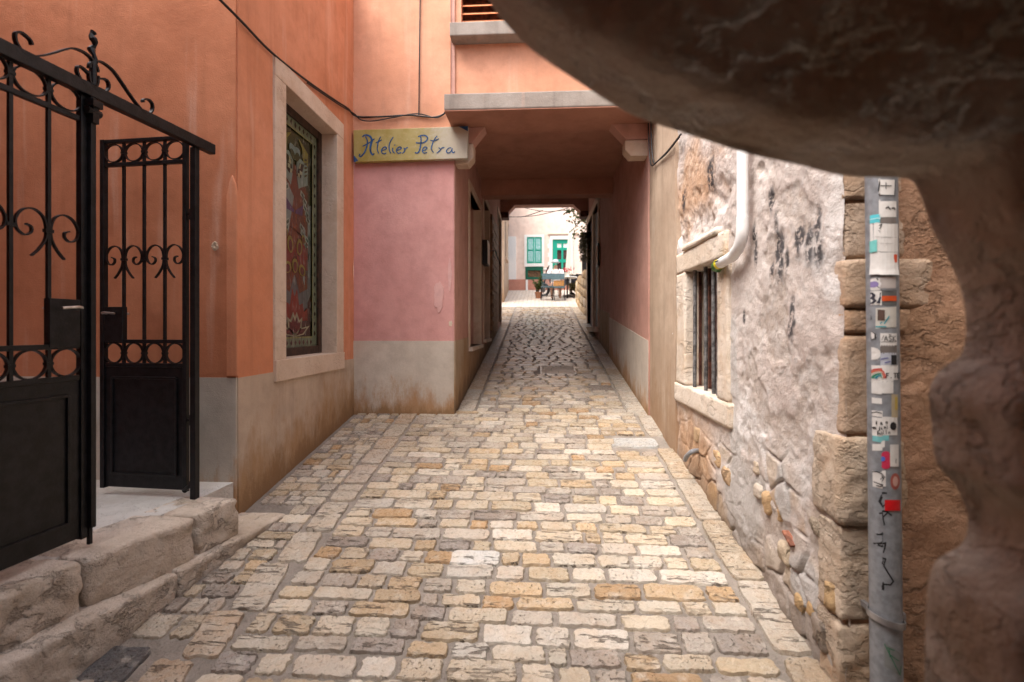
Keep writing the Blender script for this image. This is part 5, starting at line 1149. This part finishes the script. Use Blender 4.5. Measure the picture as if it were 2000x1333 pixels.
# neighbours at the edges of the view
nh = thing('side_street_house', 'narrow view of an old beige house left of the square', 'house')
mb = MB(); mb.box((-8, 14.5, 1.5), (-2.35, 14.9, 8)); mb.build('end_wall', MAT['brownplaster'], nh)
wall('wall', MAT['brownplaster'], nh, lambda u, v, d: (-1.12 - .03 * (u - 15.5) - d, u, v), (15.5, 26), (1.5, 7), [(16.5, 17.3, 4.1, 5.4), (19.5, 20.4, 4.5, 5.9)], .3, step=.5)
for y0, y1, z0, z1 in ((16.5, 17.3, 4.1, 5.4), (19.5, 20.4, 4.5, 5.9)):
    mb = MB(); x = -1.12 - .03 * (y0 - 15.5); mb.box((x - .2, y0, z0), (x - .17, y1, z1)); mb.build('window', MAT['glassdark'], nh)
mb = MB(); mb.box((-1.4, 16.4, 4.0), (-1.08, 17.4, 4.08)); mb.build('window_sill', MAT['frame'], nh)
mb = MB(); mb.prism([(-9, 14.4, 8.0), (-9, 26, 7.0), (-9, 26, 7.2), (-9, 14.4, 8.2)], (7.9, 0, 0)); mb.build('roof', MAT['terra'], nh)
# low stone wall and railing on the right
lw = thing('low_stone_wall', 'low rubble stone wall curving along the right of the square below a railing', 'wall')
random.seed(9)
path = spline([Vector((1.35, 11.05, 0)), Vector((1.18, 12.5, 0)), Vector((1.16, 14.0, 0)), Vector((1.25, 16.5, 0)), Vector((1.6, 18.5, 0))], 8)
cum = [0]
for a, b in zip(path[:-1], path[1:]): cum.append(cum[-1] + (b - a).length)
def at(sv):
    for i in range(len(path) - 1):
        if sv <= cum[i + 1]: f = (sv - cum[i]) / (cum[i + 1] - cum[i]); p = path[i].lerp(path[i + 1], f); d = (path[i + 1] - path[i]).normalized(); return p, d
    return path[-1], (path[-1] - path[-2]).normalized()
mb = MB()
for i in range(len(path) - 1):
    a, b = path[i], path[i + 1]; d = (b - a).normalized(); n = Vector((d.y, -d.x, 0)); o_ = n * .03
    mb.add([a + o_ + Vector((0, 0, gz(a.y) - .2)), b + o_ + Vector((0, 0, gz(b.y) - .2)), b + n * .45 + Vector((0, 0, gz(b.y) - .2)), a + n * .45 + Vector((0, 0, gz(a.y) - .2)), a + o_ + Vector((0, 0, 3.12)), b + o_ + Vector((0, 0, 3.14)), b + n * .45 + Vector((0, 0, 3.14)), a + n * .45 + Vector((0, 0, 3.12))],
           [(4, 5, 6, 7), (0, 1, 5, 4), (2, 3, 7, 6), (0, 3, 2, 1)])
mb.build('core', MAT['mortar'], lw)
sm = []
for k in range(7):
    sv = random.uniform(0, .2); 
    while sv < cum[-1] - .2 and sv < 7.6:
        L = random.uniform(.2, .42); p, d = at(sv + L / 2); z0 = gz(p.y) - .05 + k * .245; 
        if z0 < 3.06: sm.append((p, d, L, z0, min(.235, 3.18 - z0)))
        sv += L + .012
for p, d, L, z0, h in sm:
    n = Vector((d.y, -d.x, 0)); hz = h / 2
    fm = lambda a, b, c, p=p, d=d, n=n, z0=z0, hz=hz: p + d * a + n * b + Vector((0, 0, z0 + hz + c))
    rough_block('stone', MAT['rubble'], lw, (-L / 2, -.03, -hz), (L / 2, .1, hz), .09, .012, .03, seed=z0 * 7 + p.y, fmap=fm, tint=random.choice([(.42, .30, .18), (.48, .38, .26), (.36, .26, .17), (.46, .32, .17), (.5, .42, .33)]))
rl = thing('railing', 'black iron railing standing on the low stone wall', 'railing')
mb = MB(); bars = []
pr = [at(s_)[0] + Vector((at(s_)[1].y * .2, -at(s_)[1].x * .2, 0)) for s_ in np.arange(.9, 6.3, .18)]
mb.tube([p + Vector((0, 0, 3.95)) for p in pr], .022, 8); mb.build('top_rail', MAT['iron'], rl)
mb = MB(); mb.tube([p + Vector((0, 0, 3.26)) for p in pr], .014, 6); mb.build('bottom_rail', MAT['iron'], rl)
for k, p in enumerate(pr): mb = MB(); mb.tube([p + Vector((0, 0, 3.13)), p + Vector((0, 0, 3.95))], .011, 5); mb.build('baluster', MAT['iron'], rl)
# branches hanging over the wall
tr = thing('overhanging_shrub', 'leafy shrub leaning over the railing into view at the passage end', 'shrub')
random.seed(13)
mb = MB(); pts = []
for k in range(26):
    a = Vector((2.0 + random.uniform(-.2, .5), 12.8 + random.uniform(-.8, .8), 3.7)); e = onY(random.uniform(1104, 1150), random.uniform(400, 470), 12.6 + random.uniform(-.6, .6)); 
    if e.x < .75: e.z = max(e.z, 4.55)
    m = a.lerp(e, .5) + Vector((.15, 0, .75)); st = spline([a, m, e], 8); mb.tube(st, [.014 * (1 - .8 * i / len(st)) for i in range(len(st))], 5); pts += st[6:] + [q + Vector((random.gauss(0, .06), random.gauss(0, .06), random.gauss(0, .06))) for q in st[9:]] 
mb.build('branch', MAT['brownwood'], tr)
mb = MB(); leaves(mb, pts, .085, 2, .2); mb.build('foliage', MAT['leaf'], tr, fix=False)
# cables across the square
mb = MB()
for a, b in (((990, 424), (1110, 406)), ((1020, 405), (1112, 410)), ((990, 423), (1060, 411))):
    p, q = onY(*a, 15.5), onY(*b, 13.0); mb.tube(spline([p, p.lerp(q, .5) - Vector((0, 0, .08)), q], 8), .010, 6)
tag(mb.build('overhead_cable', MAT['cable'], None), 'thin dark cables strung across the square beyond the passage', 'cable')

# cafe furniture
def chair(name, label, c, rz):
    t = thing(name, label, 'chair', group='wire cafe chairs in the square'); Mx = Matrix.Translation(c) @ Matrix.Rotation(rz, 4, 'Z')
    def B(mb_, nm, m): 
        mb_.v = [tuple(Mx @ Vector(v)) for v in mb_.v]; return mb_.build(nm, m, t)
    mb = MB(); mb.box((-.2, -.2, .43), (.2, .2, .465)); B(mb, 'seat', MAT['chair'])
    mb = MB()
    for z_ in (.70, .86): mb.bar((-.2, -.23, z_), (.2, -.23, z_), .018, .018)
    for k in range(9): x = -.19 + .38 * k / 8; mb.bar((x, -.205, .47), (x, -.232, .87), .010, .010)
    mb.box((-.19, -.236, .68), (.19, -.224, .86)); B(mb, 'backrest', MAT['chair'])
    for sx in (-1, 1):
        for sy in (-1, 1): mb = MB(); mb.tube([(sx * .18, sy * .18, .44), (sx * .21, sy * .22, 0)], .012, 6); B(mb, 'leg', MAT['iron'])
    mb = MB(); 
    for a, b in (((-.2, -.2), (.2, -.2)), ((-.2, .2), (.2, .2)), ((-.2, -.2), (-.2, .2)), ((.2, -.2), (.2, .2))): mb.bar((*a, .15), (*b, .15), .01, .01)
    for k in range(7): x = -.16 + .32 * k / 6; mb.bar((x, -.2, .15), (x + .05 * (-1) ** k, -.2, .43), .008, .008)
    B(mb, 'stretcher', MAT['iron']); return t
CY = 15.55
c1, c2 = onG(1069, 587), onG(1091, 588)
chair('cafe_chair', 'left one of two blue-grey wire chairs seen from behind', c1, R(4)); ch2 = chair('cafe_chair', 'right one of two wire chairs, orange cushion against its back', c2, R(-3))
mb = MB(); mb.box((c2.x - .17, c2.y - .20, c2.z + .47), (c2.x + .17, c2.y - .12, c2.z + .66)); tag(mb.build('cushion', MAT['orangecloth'], None, bevel=.03), 'orange cushion on the right wire chair', 'cushion')
t = thing('cafe_table', 'small round cafe table beside the right wire chair', 'table'); c = onG(1108, 583); c.z = gz(c.y)
mb = MB(); mb.lathe([(.33, .70), (.34, .72), (.33, .735)], c, 20); mb.build('top', MAT['white'], t)
mb = MB(); mb.tube([c + Vector((0, 0, .0)), c + Vector((0, 0, .70))], .025); mb.build('stem', MAT['iron'], t)
for k in range(3): a = 2.1 * k; mb = MB(); mb.tube([c + Vector((0, 0, .14)), c + Vector((.26 * math.cos(a), .26 * math.sin(a), .012))], .015, 6); mb.build('leg', MAT['iron'], t)
t = thing('flower_pot', 'pot of red flowers standing on the cafe table', 'flower pot'); mb = MB(); mb.lathe([(.07, .738), (.10, .88), (.105, .885)], c, 14); mb.build('pot', MAT['canvas'], t)
mb = MB(); leaves(mb, [c + Vector((random.gauss(0, .10), random.gauss(0, .07), .97 + random.gauss(0, .045))) for _ in range(50)], .06, 2); mb.build('flower', MAT['red'], t, fix=False)
mb = MB(); leaves(mb, [c + Vector((random.gauss(0, .08), random.gauss(0, .08), .90 + random.gauss(0, .03))) for _ in range(25)], .05, 1); mb.build('leaves', MAT['leaf'], t, fix=False)
def potted(label, c, h, r_, n, pot, lm, name='potted_plant'):
    t = thing(name, label, 'plant'); mb = MB(); mb.lathe([(r_ * .7, 0), (r_, r_ * 1.5), (r_ * 1.08, r_ * 1.5), (r_ * 1.08, r_ * 1.7), (r_ * .9, r_ * 1.7)], c, 14); mb.build('pot', pot, t)
    mb = MB(); pts = []
    for k in range(n):
        a = random.uniform(0, 6.28); q = c + Vector((0, 0, r_ * 1.6)); e = q + Vector((math.cos(a) * random.uniform(.05, .22), math.sin(a) * random.uniform(.05, .22), h * random.uniform(.4, 1))); st = spline([q, q.lerp(e, .5) + Vector((0, 0, .06)), e], 5); mb.tube(st, .004, 4); pts += st[3:]
    mb.build('stem', MAT['brownwood'], t); mb = MB(); leaves(mb, pts, .09, 3); mb.build('foliage', lm, t, fix=False); return t
p = onG(1052, 583); potted('bushy green plant in a terracotta pot left of the wire chairs', p, .55, .13, 16, MAT['terra'], MAT['leaf'])
p = onG(1117, 580); potted('small pale green plant in a dark pot by the low stone wall', p, .35, .09, 10, MAT['blackbox'], MAT['leafdry'])
# folded parasol
t = thing('folded_parasol', 'tall folded cream parasol in front of the green door', 'parasol'); c = onY(1113, 545, 17.3); zg = gz(17.3)
mb = MB(); mb.tube([Vector((c.x, 17.3, zg)), Vector((c.x + .06, 17.3, zg + 2.55))], .022); mb.build('pole', MAT['white'], t)
mb = MB(); n = 16; prof = [(.03, 2.5), (.07, 2.3), (.10, 1.9), (.125, 1.4), (.15, .95), (.165, .78), (.10, .77)]; vv, ff = [], []
for r_, z_ in prof:
    for k in range(n): a = 2 * math.pi * k / n; q = r_ * (1 + .28 * (k % 2)); vv.append((c.x + .02 * z_ + q * math.cos(a), 17.3 + q * math.sin(a), zg + z_))
for i in range(len(prof) - 1):
    for k in range(n): ff.append((i * n + k, i * n + (k + 1) % n, (i + 1) * n + (k + 1) % n, (i + 1) * n + k))
mb.add(vv, ff); mb.build('canopy', MAT['canvas'], t)
mb = MB(); mb.lathe([(.25, 0), (.25, .06), (.05, .09)], (c.x, 17.3, zg), 16); mb.build('base', MAT['concrete'], t)
# scooter behind the chairs
t = thing('motor_scooter', 'dark scooter parked across the square behind the wire chairs', 'scooter'); c = onG(1066, 573); c = Vector((c.x, 17.6, gz(17.6))); c.x = onY(1093, 540, 17.6).x
def wheel(x): 
    mb = MB(); mb.tube([c + Vector((x + .21 * math.cos(a), 0, .23 + .21 * math.sin(a))) for a in [2 * math.pi * k / 20 for k in range(21)]], .05, 8, False); w = mb.build('wheel', MAT['blackbox'], t)
    mb = MB(); mb.tube([c + Vector((x, -.03, .23)), c + Vector((x, .03, .23))], .10, 12); mb.build('rim', MAT['steel'], w)
wheel(-.6); wheel(.6)
mb = MB(); mb.prism([c + Vector(q) for q in ((-.28, -.12, .30), (.15, -.12, .30), (.25, -.12, .42), (.78, -.12, .50), (.80, -.12, .66), (.2, -.12, .70), (.12, -.12, .42), (-.25, -.12, .38))], (0, .24, 0)); mb.build('body', simple('scooter_paint', (.05, .05, .06), .3), t, bevel=.03)
mb = MB(); mb.prism([c + Vector(q) for q in ((.16, -.13, .71), (.80, -.13, .69), (.82, -.13, .78), (.5, -.13, .80), (.2, -.13, .78))], (0, .26, 0)); mb.build('seat', MAT['blackbox'], t, bevel=.03)
mb = MB(); mb.prism([c + Vector(q) for q in ((-.30, -.18, .32), (-.24, -.18, .32), (-.40, -.18, .95), (-.50, -.18, .95))], (0, .36, 0)); mb.build('leg_shield', simple('scooter_red', (.14, .03, .025), .35), t, bevel=.02)
mb = MB(); mb.tube([c + Vector((-.6, 0, .23)), c + Vector((-.45, 0, .95)), c + Vector((-.42, 0, 1.04))], .03); mb.tube([c + Vector((-.38, -.30, 1.06)), c + Vector((-.42, 0, 1.03)), c + Vector((-.38, .30, 1.06))], .018); mb.build('handlebar', MAT['iron'], t)
mb = MB(); mb.lathe([(.05, -.05), (.075, .0), (.06, .05)], c + Vector((-.52, 0, .96)), 12); mb.build('headlight', MAT['white'], t)
# seated person at the table
t = thing('person', 'person in a white shirt and pale hat sitting behind the wire chairs', 'person'); p = onY(1085, 545, 16.55); base = Vector((p.x, 16.55, gz(16.55)))
me = bpy.data.meshes.new('body'); V = [(0, 0, .50), (0, .0, .72), (0, -.01, .92), (0, -.01, 1.04), (0, -.03, 1.17), (-.19, -.01, .93), (-.25, -.10, .70), (-.12, -.30, .72), (.19, -.01, .93), (.25, -.10, .70), (.12, -.30, .72), (-.10, -.02, .48), (-.13, -.42, .50), (-.13, -.40, .05), (-.13, -.52, .03), (.10, -.02, .48), (.13, -.42, .50), (.13, -.40, .05), (.13, -.52, .03)]
E = [(0, 1), (1, 2), (2, 3), (3, 4), (2, 5), (5, 6), (6, 7), (2, 8), (8, 9), (9, 10), (0, 11), (11, 12), (12, 13), (13, 14), (0, 15), (15, 16), (16, 17), (17, 18)]
rad = [.14, .14, .13, .05, .095, .065, .05, .035, .065, .05, .035, .09, .065, .045, .04, .09, .065, .045, .04]
me.from_pydata([tuple(base + Vector(v)) for v in V], E, []); bo = bpy.data.objects.new('body', me); col.objects.link(bo)
sk_ = bo.modifiers.new('skin', 'SKIN'); su = bo.modifiers.new('sub', 'SUBSURF'); su.levels = su.render_levels = 1
for v, r_ in zip(me.skin_vertices[0].data, rad): v.radius = (r_, r_ * .85)
me.skin_vertices[0].data[0].use_root = True
dg = bpy.context.evaluated_depsgraph_get(); m2 = bpy.data.meshes.new_from_object(bo.evaluated_get(dg)); bo.modifiers.clear(); bo.data = m2; m2.materials.clear(); m2.materials.append(MAT['skin']); bo.parent = t
mb = MB(); mb.tube([base + Vector((0, 0, .48)), base + Vector((0, 0, .60)), base + Vector((0, -.005, .80)), base + Vector((0, -.01, .94)), base + Vector((0, -.01, 1.0))], [.165, .165, .165, .15, .07], 16)
for s_ in (-1, 1): mb.tube([base + Vector((s_ * .10, -.01, .95)), base + Vector((s_ * .20, -.01, .93)), base + Vector((s_ * .25, -.09, .73))], [.08, .085, .07], 12)
mb.build('shirt', simple('white_shirt', (.74, .74, .74), .8, var=.05), t, smooth='auto')
mb = MB(); mb.lathe([(.155, 1.235), (.16, 1.245), (.095, 1.25), (.10, 1.29), (.085, 1.335), (.03, 1.35)], base + Vector((0, -.03, 0)), 18); mb.build('hat', simple('pale_hat', (.55, .62, .66), .8), t, smooth='auto')
mb = MB(); mb.tube([base + Vector((0, -.13, 1.19)), base + Vector((0, -.145, 1.155))], [.008, .014], 6); mb.build('nose', MAT['skin'], t)

# ------------------------------------------------------------------ the rough stone arch in front of the camera
random.seed(2)
out = [(845, -420), (880, -240), (915, -110), (955, 0), (985, 42), (1040, 98), (1130, 160), (1230, 222), (1330, 258), (1460, 300), (1560, 322), (1640, 342), (1720, 347), (1775, 350), (1800, 385), (1822, 450), (1868, 540), (1886, 620), (1878, 690), (1838, 722), (1815, 762), (1820, 830), (1828, 900), (1868, 950), (1890, 1010), (1880, 1060), (1832, 1092), (1814, 1130), (1808, 1210), (1805, 1340), (1800, 1500), (1800, 1700)]
YE = .78
op = spline([onY(x, y, YE) for x, y in out], 9)
O = np.array([p[:] for p in op]); n = len(O)
ctr = np.array([.02, YE, 1.55])
tan = np.gradient(O, axis=0); tan /= np.linalg.norm(tan, axis=1, keepdims=True); nrm = np.stack([tan[:, 2] * 0 + -tan[:, 2], tan[:, 1] * 0, tan[:, 0]], 1)
rad_ = O - ctr; rad_[:, 1] = 0; rad_ /= np.linalg.norm(rad_, axis=1, keepdims=True)
sm = rad_.copy()
prof = [(1.4, YE + .06), (.9, YE + .05), (.45, YE + .05), (.2, YE + .045), (.08, YE + .035), (.03, YE + .02), (.008, YE + .008), (0, YE)]
prof += [(.002 + .0 * k, YE - .015 * k) for k in range(1, 9)]
prof += [(.006, YE - .135), (.02, YE - .15), (.045, YE - .165)] + [(.045 + .035 * k, YE - .17 - .022 * k) for k in range(1, 12)] + [(.48, .30), (.58, .18), (.68, .0), (.75, -.3), (.78, -.8), (.8, -1.4)]  # outer rings sweep back past the camera, added to darken the near face
m = len(prof)
A = np.zeros((n, m, 3))
for j, (r_, y_) in enumerate(prof):
    A[:, j, :] = O + sm * r_; A[:, j, 1] = y_
dn = fbm(A * np.array([7, 7, 7]), 4, .5) * .024 + fbm(A * 26 + 4, 4, .6) * .006
wgt = np.array([0 if j < 6 else (.25 if j < 8 else 1) for j in range(m)])
wgt = wgt * np.array([1. if j < 20 else .55 for j in range(m)]); A += sm[:, None, :] * (dn * wgt)[..., None] * .55; A[..., 1] += dn * wgt * .8
ar = grid_obj('stone_arch', A, MAT['arch'], None, flip=False)
tag(ar, 'dark rough stone arch framing the view, out of focus overhead and at the right', 'arch')
# ------------------------------------------------------------------ unseen walls and roofs added round the camera and courtyard for their shade
bh = thing('unseen_shade_house', 'unseen walls and roofs added to shade the courtyard and the arch', 'house')
wall('wall', MAT['orange_shaded'], bh, lambda u, v, d: (-4.6 - d, u, v), (-4, 2.98), (.2, 5.2), [], .3, step=.5)  # unseen wall added to keep the gate courtyard dark
wall('unseen_alley_wall', MAT['orange_shaded'], bh, lambda u, v, d: (-2.12 - d, u, v), (-6, .95), (-1.5, 5.2), [], .3, step=.5)  # unseen wall added to cut daylight to the courtyard
mb = MB(); mb.box((-2.12, -3, 2.95), (3, -.3, 3.3)); mb.box((-.6, -.3, 2.95), (3, .42, 3.3)); mb.build('added_shade_ceiling', MAT['arch'], bh)  # roof added over the camera to darken the arch's near face
mb = MB(); mb.box((-2.12, -2.6, -1.5), (3, -2.3, 2.95)); mb.build('added_shade_end_wall', MAT['arch'], bh)  # added wall, stops light reaching the arch from behind
mb = MB(); mb.box((1.6, -1.9, -1.5), (3.1, 1.7, 2.95)); mb.build('added_shade_side_wall', MAT['arch'], bh)  # added wall, closes the arch niche against light from the side
mb = MB(); mb.box((-2.12, -3, 3.3), (3, -.3, 5.2)); mb.build('added_shade_storey', MAT['orange_shaded'], bh)  # unseen block on the added ceiling, shades the foreground
mb = MB(); mb.box((-4.6, -4, 4.3), (-2.13, 2.1, 5.2)); mb.build('added_shade_overhang', MAT['orange_shaded'], bh)  # roof added over the courtyard to keep daylight off the gable wall
